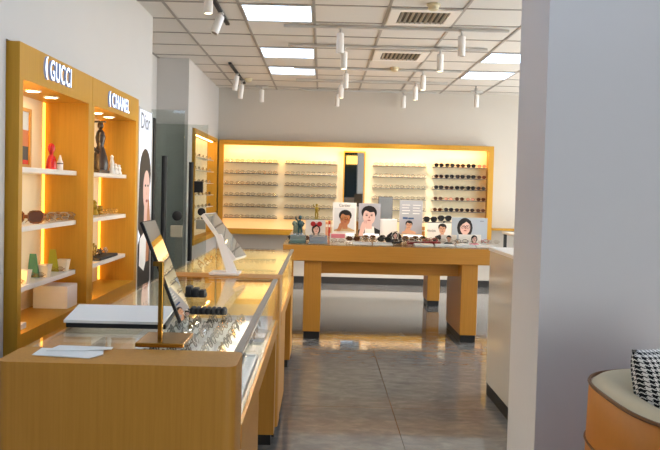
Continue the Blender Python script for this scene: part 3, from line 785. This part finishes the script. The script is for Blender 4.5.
# papers
def sheet(pts, z, name, lab):
    cx = sum(p[0] for p in pts) / len(pts); cy = sum(p[1] for p in pts) / len(pts)
    m = MB(); n = len(pts)
    lo = [m.bm.verts.new((p[0], p[1], z)) for p in pts]; hi = [m.bm.verts.new((p[0], p[1], z + .0015 + .002 * (i % 2))) for i, p in enumerate(pts)]
    m.bm.faces.new(lo); m.bm.faces.new(hi)
    for i in range(n): m.bm.faces.new((lo[i], lo[(i + 1) % n], hi[(i + 1) % n], hi[i]))
    tag(m.obj(name, PAPER, loc=(cx, cy, z)), lab, 'paper', 'papers on the counter end')
sheet([(-.828, 2.150), (-.830, 2.235), (-.645, 2.235), (-.628, 2.175), (-.655, 2.125), (-.74, 2.135)], Z, 'paper_sheet', 'crumpled lower white sheet on the near wood end of counter')
sheet([(-.80, 2.185), (-.785, 2.255), (-.622, 2.255), (-.618, 2.225), (-.70, 2.20)], Z + .005, 'paper_sheet', 'upper white sheet folded over the other on the counter end')
# black ribbed pads display
for nm, c, L, lab in (('r', (-.435, 2.93), .14, 'black ribbed pad roll lying on the glass behind brass mirror'), ('s', (-.56, 3.38), .09, 'black folded pad standing on the glass beyond the ribbed roll')):
    m = MB()
    n = 7 if nm == 'r' else 3
    for k in range(n):
        xx = c[0] - L / 2 + L * (k + .5) / n
        m.box(xx - L / n * .46, xx + L / n * .46, c[1] - .03, c[1] + .03, Z, Z + (.026 if nm == 'r' else .05 - .008 * k), .006)
    m.box(c[0] - L / 2 - .003, c[0] + L / 2 + .003, c[1] - .022, c[1] + .022, Z, Z + .018, .003)
    tag(m.obj('black_pad', BLACK, loc=(c[0], c[1], Z), smooth=True), lab, 'pad')
for k in range(4):
    pair('flat_gold', (-.72 + .012 * k, 4.62 + .17 * k, Z), (-.9, 0, PI / 2 + .25), 'gold glasses lying on far counter glass beyond the white mirror, %s one away' % ORD[k], 'glasses lying on the far counter')

# ------------------------------------------------------------------ central table
t = thing('display_table', 'large square oak table on slab legs carrying the portrait cards', 'table', (.66, 8.23, 0))
MB().box(-.35, 1.68, 6.95, 9.60, .735, .885, .006).obj('tabletop', WD, t)
MB().box(-.352, 1.70, 6.948, 9.60, .8855, .894, .002).obj('top_glass', GLASS, t)
for x0_, x1_, y0_, y1_ in ((-.15, .013, 6.98, 7.76), (1.325, 1.48, 6.98, 7.76), (-.15, .013, 9.17, 9.53), (1.325, 1.48, 9.17, 9.53)):
    l = MB().box(x0_, x1_, y0_, y1_, .07, .735, .004).obj('leg', W, t)
    MB().box(x0_ + .008, x1_ - .008, y0_ + .008, y1_ - .008, 0, .069).obj('foot', BLACK, l, label='black foot')
MB().box(.0135, 1.3245, 7.10, 7.13, .61, .735).obj('cross_rail', WD, t)
MB().box(.0135, 1.3245, 9.38, 9.41, .61, .735).obj('cross_rail', WD, t)
ZT = .8945
# portrait cards --------------------------------------------------------
def card(name, x0, x1, y, z0, z1, bg, lab, inset=0., topm=0.):
    """upright card facing the viewer with its own easel foot"""
    t = thing(name, lab, 'card', ((x0 + x1) / 2, y, ZT), 'portrait cards on the table')
    MB().box(x0, x1, y, y + .008, z0, z1, .001).obj('board', PAPER if inset or topm else bg, t)
    m = MB(); xm = (x0 + x1) / 2
    m.hexa([(xm - .03, y + .009, ZT), (xm + .03, y + .009, ZT), (xm + .03, y + .012, ZT), (xm - .03, y + .012, ZT), (xm - .03, y + .009, z0 + (z1 - z0) * .6), (xm + .03, y + .009, z0 + (z1 - z0) * .6), (xm + .03, y + .012, z0 + (z1 - z0) * .6), (xm - .03, y + .012, z0 + (z1 - z0) * .6)])
    m.box(xm - .05, xm + .05, y - .02, y + .06, ZT, ZT + .006)
    if z0 > ZT + .008: m.box(xm - .04, xm + .04, y + .0, y + .008, ZT + .006, z0)
    m.obj('easel', PAPER, t)
    return t
def portrait(t, x0, x1, y, z0, z1, mats, cx=.5, cz=.62, s=.2, body=True, glasses=None, hairstyle='short', hand=False, vest=False):
    """mats = bg, skin, hair, cloth, lip, glasses, shirt"""
    w, h = x1 - x0, z1 - z0; m = MB(); lay = [0]
    def P(pts, mi):
        lay[0] += 1; yy = y - .0006 - .0005 * lay[0]; m.mat(mi)
        out = [(min(max(p[0], x0), x1), yy, min(max(p[1], z0), z1)) for p in pts]
        q = [o for i, o in enumerate(out) if o != out[i - 1]]
        if len(q) > 2: m.poly(q)
    X, Zc, r = x0 + cx * w, z0 + cz * h, s * h
    def E(dx, dz, rx, rz, mi, n=18): P([(X + dx * r + rx * r * math.cos(2 * PI * k / n), Zc + dz * r + rz * r * math.sin(2 * PI * k / n)) for k in range(n)], mi)
    P([(x0, z0), (x1, z0), (x1, z1), (x0, z1)], 0)
    if hairstyle == 'bob': E(-.05, -.15, 1.12, 1.45, 2)
    if body:
        P([(X - 1.9 * r, z0), (X + 1.9 * r, z0), (X + 1.75 * r, Zc - 1.75 * r), (X + .5 * r, Zc - 1.35 * r), (X - .5 * r, Zc - 1.35 * r), (X - 1.75 * r, Zc - 1.75 * r)], 3)
        if vest: P([(X - .5 * r, z0), (X + .75 * r, z0), (X + .62 * r, Zc - 1.3 * r), (X - .45 * r, Zc - 1.3 * r)], 6)
    P([(X - .38 * r, Zc - 1.6 * r), (X + .38 * r, Zc - 1.6 * r), (X + .35 * r, Zc - .6 * r), (X - .35 * r, Zc - .6 * r)], 1)
    if hairstyle == 'short': E(0, .40, .95, .84, 2)
    E(0, -.12, .74, 1.0, 1)
    if hairstyle == 'short':
        P([(X - .82 * r, Zc + .1 * r), (X - .7 * r, Zc + .95 * r), (X - .1 * r, Zc + 1.25 * r), (X + .7 * r, Zc + 1.0 * r), (X + .82 * r, Zc + .1 * r), (X + .66 * r, Zc + .5 * r), (X + .1 * r, Zc + .42 * r), (X - .4 * r, Zc + .66 * r), (X - .66 * r, Zc + .45 * r)], 2)
    else:
        P([(X - .95 * r, Zc - .2 * r), (X - .8 * r, Zc + .9 * r), (X, Zc + 1.3 * r), (X + .8 * r, Zc + .9 * r), (X + .95 * r, Zc - .2 * r), (X + .66 * r, Zc + .35 * r), (X + .15 * r, Zc + .75 * r), (X - .5 * r, Zc + .3 * r)], 2)
    for sx in (-1, 1):
        E(sx * .30, .02, .15, .06, 2, 10)
        E(sx * .31, .20, .20, .035, 2, 8)
    P([(X - .08 * r, Zc - .28 * r), (X + .10 * r, Zc - .28 * r), (X + .03 * r, Zc + .02 * r)], 4)
    E(0, -.55, .22, .07, 4, 10)
    if glasses:
        for sx in (-1, 1):
            E(sx * .36, .02, .31, .24, 5, 14)
            if glasses == 'clear': E(sx * .36, .02, .26, .19, 1, 14); E(sx * .33, .02, .13, .06, 2, 8)
        P([(X - .1 * r, Zc + .06 * r), (X + .1 * r, Zc + .06 * r), (X + .1 * r, Zc + .12 * r), (X - .1 * r, Zc + .12 * r)], 5)
    if hand:
        P([(X - 1.25 * r, z0), (X - .75 * r, z0), (X - .35 * r, Zc - 1.25 * r), (X - .30 * r, Zc - .75 * r), (X - .55 * r, Zc - .60 * r), (X - .85 * r, Zc - .85 * r), (X - 1.0 * r, Zc - 1.3 * r)], 1)
        for k in range(3): P([(X + (-.62 + .14 * k) * r, Zc - .95 * r), (X + (-.59 + .14 * k) * r, Zc - .95 * r), (X + (-.55 + .14 * k) * r, Zc - .52 * r), (X + (-.58 + .14 * k) * r, Zc - .52 * r)], 4)
    return m.obj('portrait_print', mats, t)
Y = 8.0
t = card('portrait_card', .121, .374, Y, .94, 1.272, PAPER, 'white card with tan shirted man resting chin on hand', topm=.05)
portrait(t, .137, .358, Y, .965, 1.215, [BGW, SKIN2, HAIR, CLOTH1, LIP, FRG, PAPER], .54, .56, .29, glasses='clear', hand=True)
textobj('card_lettering', 'Cartier', .042, .0003, [INKG], t, (.248, Y - .0012, 1.228), RX)
t = card('portrait_card', .399, .632, Y, .92, 1.270, BGP, 'grey card with pale young man in black vest')
portrait(t, .399, .632, Y, .92, 1.270, [BGP, SKINP, HAIR, CLOTH2, LIP, FRB, PAPER], .48, .62, .25, hand=True, vest=True)
t = thing('tabletop_mirror', 'grey square mirror standing on a white box behind the portraits', 'mirror', (.70, 8.06, ZT))
MB().box(.625, .815, 8.02, 8.16, ZT, 1.105, .004).obj('white_box', WHITE, t, label='white box base')
MB().box(.612, .767, 8.07, 8.085, 1.1055, 1.345, .002).obj('frame', GREYS, t)
MB().box(.616, .763, 8.0675, 8.0695, 1.112, 1.338).obj('mirror_glass', MIRR, t)
t = card('information_card', .836, 1.081, Y, .95, 1.312, pm('grey_print', 'a9aab0', .5), 'tall grey card with text lines above a small portrait')
m = MB()
for r_ in range(4):
    for q in range(2):
        a = .862 + q * .115
        m.box(a, a + .085 - .012 * (r_ % 2), Y - .001, Y - .0002, 1.258 - r_ * .030, 1.266 - r_ * .030)
m.obj('text_lines', PAPER, t)
m = MB(); m.box(.872, .925, Y - .0012, Y - .0002, 1.112, 1.132).box(.93, .99, Y - .0012, Y - .0002, 1.112, 1.128)
m.obj('blue_heading', INKB, t)
portrait(t, .850, 1.065, Y, .955, 1.105, [BGP, SKIN, HAIR, SKIN, LIP, FRB, PAPER], .42, .62, .27, hand=True)
t = card('portrait_card', 1.131, 1.382, 7.95, .90, 1.080, PAPER, 'low white card with man in dark top and printed name strip')
portrait(t, 1.215, 1.382, 7.95, .905, 1.078, [PAPER, SKIN, HAIR, CLOTH2, LIP, FRB, PAPER], .45, .66, .27)
textobj('card_lettering', 'PRADA', .03, .0003, [HAIR], t, (1.175, 7.9488, .985), RX)
t = card('portrait_card', 1.397, 1.779, Y, .895, 1.143, BGB, 'wide blue grey card with bob haired woman in sunglasses')
portrait(t, 1.397, 1.70, Y, .896, 1.143, [BGB, SKINP, HAIR, CLOTH2, LIP, FRB, PAPER], .48, .60, .30, glasses='clear', hairstyle='bob', body=False)
MB().box(1.68, 1.74, Y - .001, Y - .0002, 1.105, 1.113).obj('text_lines', INKG, t)
t = card('portrait_card', 1.348, 1.566, 7.3, .896, 1.000, PAPER, 'small white card with woman in front of the wide portrait')
portrait(t, 1.44, 1.560, 7.3, .898, .998, [PAPER, SKINP, HAIR, INKP, LIP, FRB, PAPER], .5, .62, .28, hairstyle='bob')
t = card('portrait_card', 1.185, 1.335, 7.35, .896, .990, PAPER, 'small white card with man in front of the name strip card')
portrait(t, 1.20, 1.32, 7.35, .898, .988, [PAPER, SKIN, HAIR, CLOTH2, LIP, FRB, PAPER], .5, .62, .28)
t = card('portrait_card', -.164, .045, 7.8, .925, 1.085, BGW, 'grey card at left with face in red sunglasses')
portrait(t, -.160, .040, 7.8, .928, 1.083, [BGW, SKINP, HAIR, CLOTH2, LIP, FRR, PAPER], .55, .40, .26, hairstyle='bob')
m = MB(); yy = 7.796
for sx in (-1, 1): m.lathe([(.026, 0), (.026, -.004)], (-.05 + sx * .034, yy, 1.045), 16, 'y')
m.box(-.06, -.04, yy - .003, yy, 1.046, 1.052).obj('red_sunglasses_print', FRR, t)
t = card('pink_card', .088, .246, 7.3, .897, .982, PAPER, 'small card with pink lettering before the tan shirted man')
m = MB(); m.box(.10, .235, 7.2985, 7.2998, .935, .975).obj('pink_block', INKP, t)
for k, (a, b, yy, lab) in enumerate(((.44, .62, 7.86, 'low white riser before the pale young man card'), (.86, 1.08, 7.84, 'low white riser before the tall grey information card'), (.13, .36, 7.84, 'low white riser before the tan shirted man card'))):
    m = MB(); m.hexa([(a, yy - .04, ZT), (b, yy - .04, ZT), (b, yy + .05, ZT), (a, yy + .05, ZT), (a + .008, yy - .02, ZT + .04), (b - .008, yy - .02, ZT + .04), (b - .008, yy + .045, ZT + .055), (a + .008, yy + .045, ZT + .055)])
    tag(m.obj('white_riser', WHITE, loc=((a + b) / 2, yy, ZT)), lab, 'riser')
# figurines
def figurine(name, c, h, mt, lab):
    x, y, z = c; m = MB(); k = h / .25
    m.lathe([(.035 * k, 0), (.035 * k, .012 * k), (.015 * k, .018 * k)], c, 14)
    m.tube([(x - .012 * k, y, z + .015 * k), (x - .016 * k, y, z + .07 * k), (x - .01 * k, y, z + .12 * k)], .012 * k, 8)
    m.tube([(x + .014 * k, y, z + .015 * k), (x + .02 * k, y, z + .07 * k), (x + .01 * k, y, z + .12 * k)], .012 * k, 8)
    m.ball((x, y, z + .15 * k), .026 * k, .02 * k, .045 * k)
    m.tube([(x - .02 * k, y, z + .18 * k), (x - .045 * k, y, z + .20 * k), (x - .05 * k, y, z + .23 * k)], .009 * k, 8)
    m.tube([(x + .02 * k, y, z + .18 * k), (x + .045 * k, y, z + .155 * k), (x + .03 * k, y, z + .12 * k)], .009 * k, 8)
    m.ball((x, y, z + .22 * k), .02 * k, .02 * k, .025 * k)
    return tag(m.obj(name, mt, loc=c, smooth=True), lab, 'figurine')
figurine('teal_figurine', (-.225, 7.95, ZT), .235, BLUEF, 'dark teal standing figurine at the left end of the table')
m = MB(); m.box(-.10, .0, 8.08, 8.16, ZT, 1.085, .004)
tag(m.obj('small_box', pm('olive_box', '7d7a5a', .5), loc=(-.05, 8.12, ZT)), 'olive box under the gold figurine', 'box')
figurine('gold_figurine', (-.053, 8.12, 1.0855), .17, GOLDF, 'thin gold figurine behind the red sunglasses card')
m = MB(); m.box(-.30, -.20, 8.05, 8.15, ZT, 1.02, .01)
for k in range(3): m.ball((-.29 + .04 * k, 8.08, 1.03), .024, .03, .03)
tag(m.obj('ornament', pm('grey_green_glaze', '5c6c60', .3), loc=(-.25, 8.1, ZT), smooth=True), 'grey green ornament behind the teal figurine', 'ornament')
# colourful small packs right of the face card
for k in range(4):
    mt = [pm('pack_peach', 'dca07c', .5), REDC, pm('pack_cream', 'e6cfa4', .5), pm('pack_brown', '80583a', .5)][k]
    xx = .060 + k * .030
    m = MB(); m.box(xx - .013, xx + .013, 8.10, 8.13, ZT, 1.055 + .012 * (k % 2), .003).mat(1).box(xx - .010, xx + .010, 8.0985, 8.0995, 1.00, 1.03)
    tag(m.obj('small_pack', [mt, PAPER], loc=(xx, 8.1, ZT)), '%s pack standing between the face card and tan shirted man' % ['peach', 'red', 'cream', 'brown'][k], 'pack')
for k, (xx, yy, lab) in enumerate(((1.105, 8.1, 'orange packet between the information card and name strip card'), (.80, 8.25, 'orange packet right of the square mirror'))):
    m = MB(); m.box(xx - .022, xx + .022, yy, yy + .03, ZT, 1.03, .003).mat(1).box(xx - .018, xx + .018, yy - .0015, yy - .0002, .98, .99)
    tag(m.obj('small_pack', [pm('pack_orange%d' % k, 'd89a48', .5), PAPER], loc=(xx, yy, ZT)), lab, 'pack')
# black sunglasses on risers behind the name strip card
for k, (xx, zz) in enumerate(((1.175, 1.085), (1.33, 1.10))):
    t = thing('glasses_stand', 'black riser with sunglasses behind the name strip card, %s' % ('left' if k == 0 else 'right'), 'stand', (xx, 8.08, ZT))
    m = MB(); m.tube([(xx, 8.10, ZT), (xx, 8.10, zz - .005)], .008).lathe([(.035, 0), (.035, .008)], (xx, 8.10, ZT)).box(xx - .06, xx + .06, 8.04, 8.14, zz - .008, zz - .001).obj('stem', BLACK, t)
    pair('flat_black', (xx, 8.06, zz), (0, 0, 0), 'black sunglasses on the %s riser behind the name strip card' % ('left' if k == 0 else 'right'), 'sunglasses on risers', 1.15)
# dark glasses display with a face
t = thing('black_display_stand', 'black curved glasses stand with small face card on table front', 'stand', (.72, 7.35, ZT))
m = MB(); m.lathe([(.07, 0), (.072, .01), (.05, .03), (.04, .06), (.015, .085)], (.72, 7.36, ZT), 18)
m.tube([(.65, 7.34, ZT + .01), (.66, 7.34, ZT + .07), (.70, 7.34, ZT + .10), (.745, 7.34, ZT + .11), (.78, 7.34, ZT + .07), (.79, 7.34, ZT + .01)], .012)
m.obj('stand_body', BLACK, t, smooth=True)
portrait(t, .695, .755, 7.288, ZT + .035, ZT + .115, [PAPER, SKINP, HAIR, CLOTH2, LIP, FRB, PAPER], .5, .6, .3, hairstyle='bob')
# dark red tray and glass boxes
t = thing('red_tray', 'long dark red tray with glasses on the table front', 'tray', (1.0, 7.27, ZT))
MB().box(.842, 1.165, 7.235, 7.33, ZT, ZT + .03, .004).obj('tray', TRAYR, t)
for k in range(3):
    pair('flat_gold', (.90 + k * .10, 7.27, ZT + .031), (-.5, 0, .2), 'gold glasses in the dark red tray, %s from left' % ORD[k], 'glasses in the red tray', .8)
for k, (a, b) in enumerate(((-.115, .065), (-.30, -.14))):
    m = MB(); m.hexa([(a, 7.03, ZT), (b, 7.03, ZT), (b, 7.20, ZT), (a, 7.20, ZT), (a + .012, 7.045, ZT + .028), (b - .012, 7.045, ZT + .028), (b - .004, 7.20, ZT + .07), (a + .004, 7.20, ZT + .07)])
    tag(m.obj('sloped_display', pm('smoky_acrylic%d' % k, '77808a' if k == 0 else '50645f', .12), loc=((a + b) / 2, 7.1, ZT)), 'sloped %s acrylic display at the left front of table' % ('grey' if k == 0 else 'green'), 'display block')
    pair('flat_clear' if k == 0 else 'flat_silver', ((a + b) / 2, 7.09, ZT + .05), (-1.1, 0, 0), 'clear glasses on the sloped %s acrylic display' % ('grey' if k == 0 else 'green'), 'glasses on sloped displays')
# rows of glasses over the table
for k in range(7):
    a = .30 + k * .195
    if k == 2: continue
    m = MB(); m.hexa([(a, 7.02, ZT), (a + .185, 7.02, ZT), (a + .185, 7.13, ZT), (a, 7.13, ZT), (a + .004, 7.024, ZT + .012), (a + .181, 7.024, ZT + .012), (a + .181, 7.126, ZT + .022), (a + .004, 7.126, ZT + .022)])
    tag(m.obj('acrylic_strip', ACR, loc=(a + .09, 7.07, ZT)), 'pale sloped strip under glasses on the table front edge, %s from left' % ORD[k - (k > 2)], 'display block', 'pale strips on the table front')
tk = ['flat_clear', 'flat_gold', 'flat_silver', 'flat_dark', 'flat_brown', 'flat_clear', 'flat_silver', 'flat_gold', 'flat_red', 'flat_clear', 'flat_black']
cw = {'flat_clear': 'smoky clear', 'flat_gold': 'gold', 'flat_silver': 'silver', 'flat_black': 'black', 'flat_dark': 'black rimmed clear', 'flat_brown': 'brown', 'flat_red': 'red'}
for r in range(3):
    for k in range(11):
        xx = .16 + k * .147 + (.03 if r == 1 else 0); yy = 7.06 + r * .16 + (.0 if r < 2 else .14)
        if r == 1 and (.60 < xx < 1.58): continue
        if r == 1 and xx < .30: continue
        if xx > 1.64: continue
        if r == 2 and abs(xx - .72) < .08: yy += .05
        key = tk[(k * 3 + r * 5 + 1) % 11]
        pair(key, (xx, yy, ZT + (.023 if r == 0 and .28 < xx < 1.66 else .001)), (-.55, 0, random.uniform(-.5, .5) * (.3 if r == 0 else 1)), '%s glasses on display table, %s row from front, %s place from left' % (cw[key], ORD[r], ORD[k]), 'glasses lying on the display table')
for k, key in enumerate(('flat_black', 'flat_brown', 'flat_clear')):
    pair(key, (-.26 + .15 * k, 7.42, ZT + .001), (-.3, 0, .4), '%s glasses before the teal figurine, %s from left' % (cw[key], ORD[k]), 'glasses at the table left end')
for k in range(4):
    pair('flat_black' if k % 2 else 'flat_brown', (.50 + .17 * k, 7.69, ZT + .001), (-.2, 0, .3 * (-1) ** k), '%s glasses in the row behind the black curved stand, %s from left' % ('black' if k % 2 else 'brown', ORD[k]), 'glasses behind the curved stand', 1.1)

# ------------------------------------------------------------------ right side behind the wall end
t = thing('white_cabinet', 'glossy white waist high cabinet right of the aisle', 'cabinet', (1.6, 4.6, 0))
MB().box(1.185, 2.1, 3.9, 5.22, .08, 1.005, .004).obj('body', GLOSSW, t)
MB().box(1.178, 2.11, 3.89, 5.228, 1.006, 1.03, .003).obj('top', WHITE, t)
MB().box(1.187, 2.08, 3.92, 5.20, 0, .0795).obj('plinth', BLACK, t, label='black plinth')
t = thing('side_desk', 'white desk with black frame legs by the far wall', 'desk', (3.1, 10.5, 0))
MB().box(2.64, 3.5, 10.2, 10.9, .83, .86, .003).obj('desk_top', WHITE, t)
for x_, y_ in ((2.68, 10.24), (3.44, 10.24), (2.68, 10.86), (3.44, 10.86)):
    MB().box(x_ - .02, x_ + .02, y_ - .02, y_ + .02, 0, .8295).obj('leg', BLACK, t)
m = MB(); m.box(2.53, 3.2, 11.03, 11.198, .865, .895, .003)
tag(m.obj('wall_ledge', WH, loc=(2.9, 11.2, .87)), 'small wooden ledge on the far wall right of the display', 'shelf')

# ------------------------------------------------------------------ tub armchair and pillow
cx, cy = 1.32, 2.26
t = thing('tub_armchair', 'orange leather tub armchair with beige inside against the white wall', 'armchair', (cx, cy, 0))
def loop(hx, hy, z, n=44, ex=3.2, dx=0):
    out = []
    for k in range(n + 1):
        a = math.radians(62) + math.radians(236) * k / n      # open towards +X
        c_, s_ = math.cos(a), math.sin(a); e = 2 / ex
        out.append((cx + dx + math.copysign(abs(c_) ** e, c_) * hx, cy + math.copysign(abs(s_) ** e, s_) * hy, z))
    return out
def skinloops(loops, mat, name, thick=None, smooth=True, lab=None):
    m = MB(); V = [[m.bm.verts.new(p) for p in lp] for lp in loops]
    for A, B in zip(V, V[1:]):
        for k in range(len(A) - 1): m.bm.faces.new((A[k], A[k + 1], B[k + 1], B[k]))
    return m.obj(name, mat, t, smooth=smooth, label=lab)
hx, hy = .44, .395
o = skinloops([loop(hx - .02, hy - .02, .06), loop(hx - .005, hy - .005, .25), loop(hx, hy, .45), loop(hx, hy, .60), loop(hx - .004, hy - .004, .77), loop(hx - .012, hy - .012, .785)], ORANGE, 'outer_shell', lab='orange leather shell')
o = skinloops([loop(hx - .012, hy - .012, .785), loop(hx - .03, hy - .03, .80), loop(hx - .06, hy - .06, .806), loop(hx - .10, hy - .10, .795), loop(hx - .135, hy - .135, .76), loop(hx - .15, hy - .15, .66), loop(hx - .155, hy - .155, .42)], BEIGE, 'inner_padding', lab='beige leather padding')
m = MB(); m.tube(loop(hx - .006, hy - .006, .788), .006, 6).tube(loop(hx + .002, hy + .002, .60), .004, 6).obj('piping', BROWNP, t, smooth=True)
m = MB()
pts = loop(hx - .03, hy - .03, 0)
lo = [m.bm.verts.new((p[0], p[1], .07)) for p in pts]; hi = [m.bm.verts.new((p[0], p[1], .40)) for p in pts]
m.bm.faces.new(lo); m.bm.faces.new(hi)
for k in range(len(pts)): m.bm.faces.new((lo[k], lo[(k + 1) % len(pts)], hi[(k + 1) % len(pts)], hi[k]))
m.obj('seat_base', ORANGE, t)
MB().box(cx - .28, cx + .36, cy - .235, cy + .235, .401, .47, .03, 3).obj('seat_cushion', BEIGE, t, smooth=True)
for sx in (-1, 1):
    for sy in (-1, 1):
        MB().tube([(cx + sx * .25, cy + sy * .22, .07), (cx + sx * .28, cy + sy * .25, 0)], .02, 10, r2=.014).obj('leg', BROWND, t, smooth=True)
# end caps of the arms
for sy in (1, -1):
    e0 = loop(hx, hy, 0)[0 if sy > 0 else -1]; e1 = loop(hx - .155, hy - .155, 0)[0 if sy > 0 else -1]
    m = MB(); q = [(e0[0], e0[1]), (e1[0], e1[1])]
    m.poly([(e0[0], e0[1], .06), (e0[0], e0[1], .77), (e0[0] * .7 + e1[0] * .3, e0[1] * .7 + e1[1] * .3, .805), (e0[0] * .3 + e1[0] * .7, e0[1] * .3 + e1[1] * .7, .79), (e1[0], e1[1], .66), (e1[0], e1[1], .06)])
    m.obj('arm_end', ORANGE, t)
# pillow
bm = bmesh.new(); uvl = bm.loops.layers.uv.new('UVMap'); N = 20; S = .215
for side in (1, -1):
    g = {}
    for i in range(N + 1):
        for j in range(N + 1):
            u, v = -1 + 2 * i / N, -1 + 2 * j / N
            pin = 1 - .09 * (1 - u * u) * abs(v) ** 3 * 1.0; pin2 = 1 - .09 * (1 - v * v) * abs(u) ** 3
            d = .085 * ((1 - u ** 4) * (1 - v ** 4)) ** .5
            g[i, j] = bm.verts.new((u * S * pin2, side * d * -1, v * S * pin))
    for i in range(N):
        for j in range(N):
            f = bm.faces.new((g[i, j], g[i + 1, j], g[i + 1, j + 1], g[i, j + 1]))
            for lp, (a, b) in zip(f.loops, ((i, j), (i + 1, j), (i + 1, j + 1), (i, j + 1))): lp[uvl].uv = (a / N + 1, b / N + 1)
            f.smooth = True
bmesh.ops.remove_doubles(bm, verts=bm.verts, dist=1e-5); bmesh.ops.recalc_face_normals(bm, faces=bm.faces)
me = bpy.data.meshes.new('throw_pillow'); bm.to_mesh(me); bm.free(); me.materials.append(HOUND)
o = bpy.data.objects.new('throw_pillow', me); COL.objects.link(o)
o.location = (1.200, 2.37, .738); o.rotation_euler = (-.12, -.10, math.radians(22))
tag(o, 'black and white houndstooth cushion resting in the orange armchair', 'cushion')

# ------------------------------------------------------------------ world, camera, view
w = bpy.data.worlds.new('daylight'); sc.world = w; w.use_nodes = True
bg = w.node_tree.nodes['Background']; bg.inputs['Color'].default_value = (1, .985, .965, 1); bg.inputs['Strength'].default_value = 5.6
cam = bpy.data.cameras.new('camera'); co = bpy.data.objects.new('camera', cam); COL.objects.link(co)
cam.sensor_width = 36; cam.lens = 748 / 660 * 36; cam.clip_start = .05; cam.clip_end = 60
P = .035; R = .025
cam.shift_x = 8 / 660; cam.shift_y = (190 + 748 * math.tan(P) - 225) / 660
co.matrix_world = Matrix.Translation((0, 0, 1.40)) @ Matrix.Rotation(R, 4, 'Y').inverted() @ Matrix.Rotation(PI / 2 - P, 4, 'X')
sc.camera = co
vs = sc.view_settings
vs.view_transform = 'Standard'; vs.look = 'None'; vs.gamma = 1; vs.use_curve_mapping = False; vs.exposure = .33
sc.cycles.max_bounces = 10; sc.cycles.transparent_max_bounces = 24
sc.cycles.use_denoising = True
sc.cycles.caustics_reflective = False
sc.cycles.sample_clamp_indirect = 6
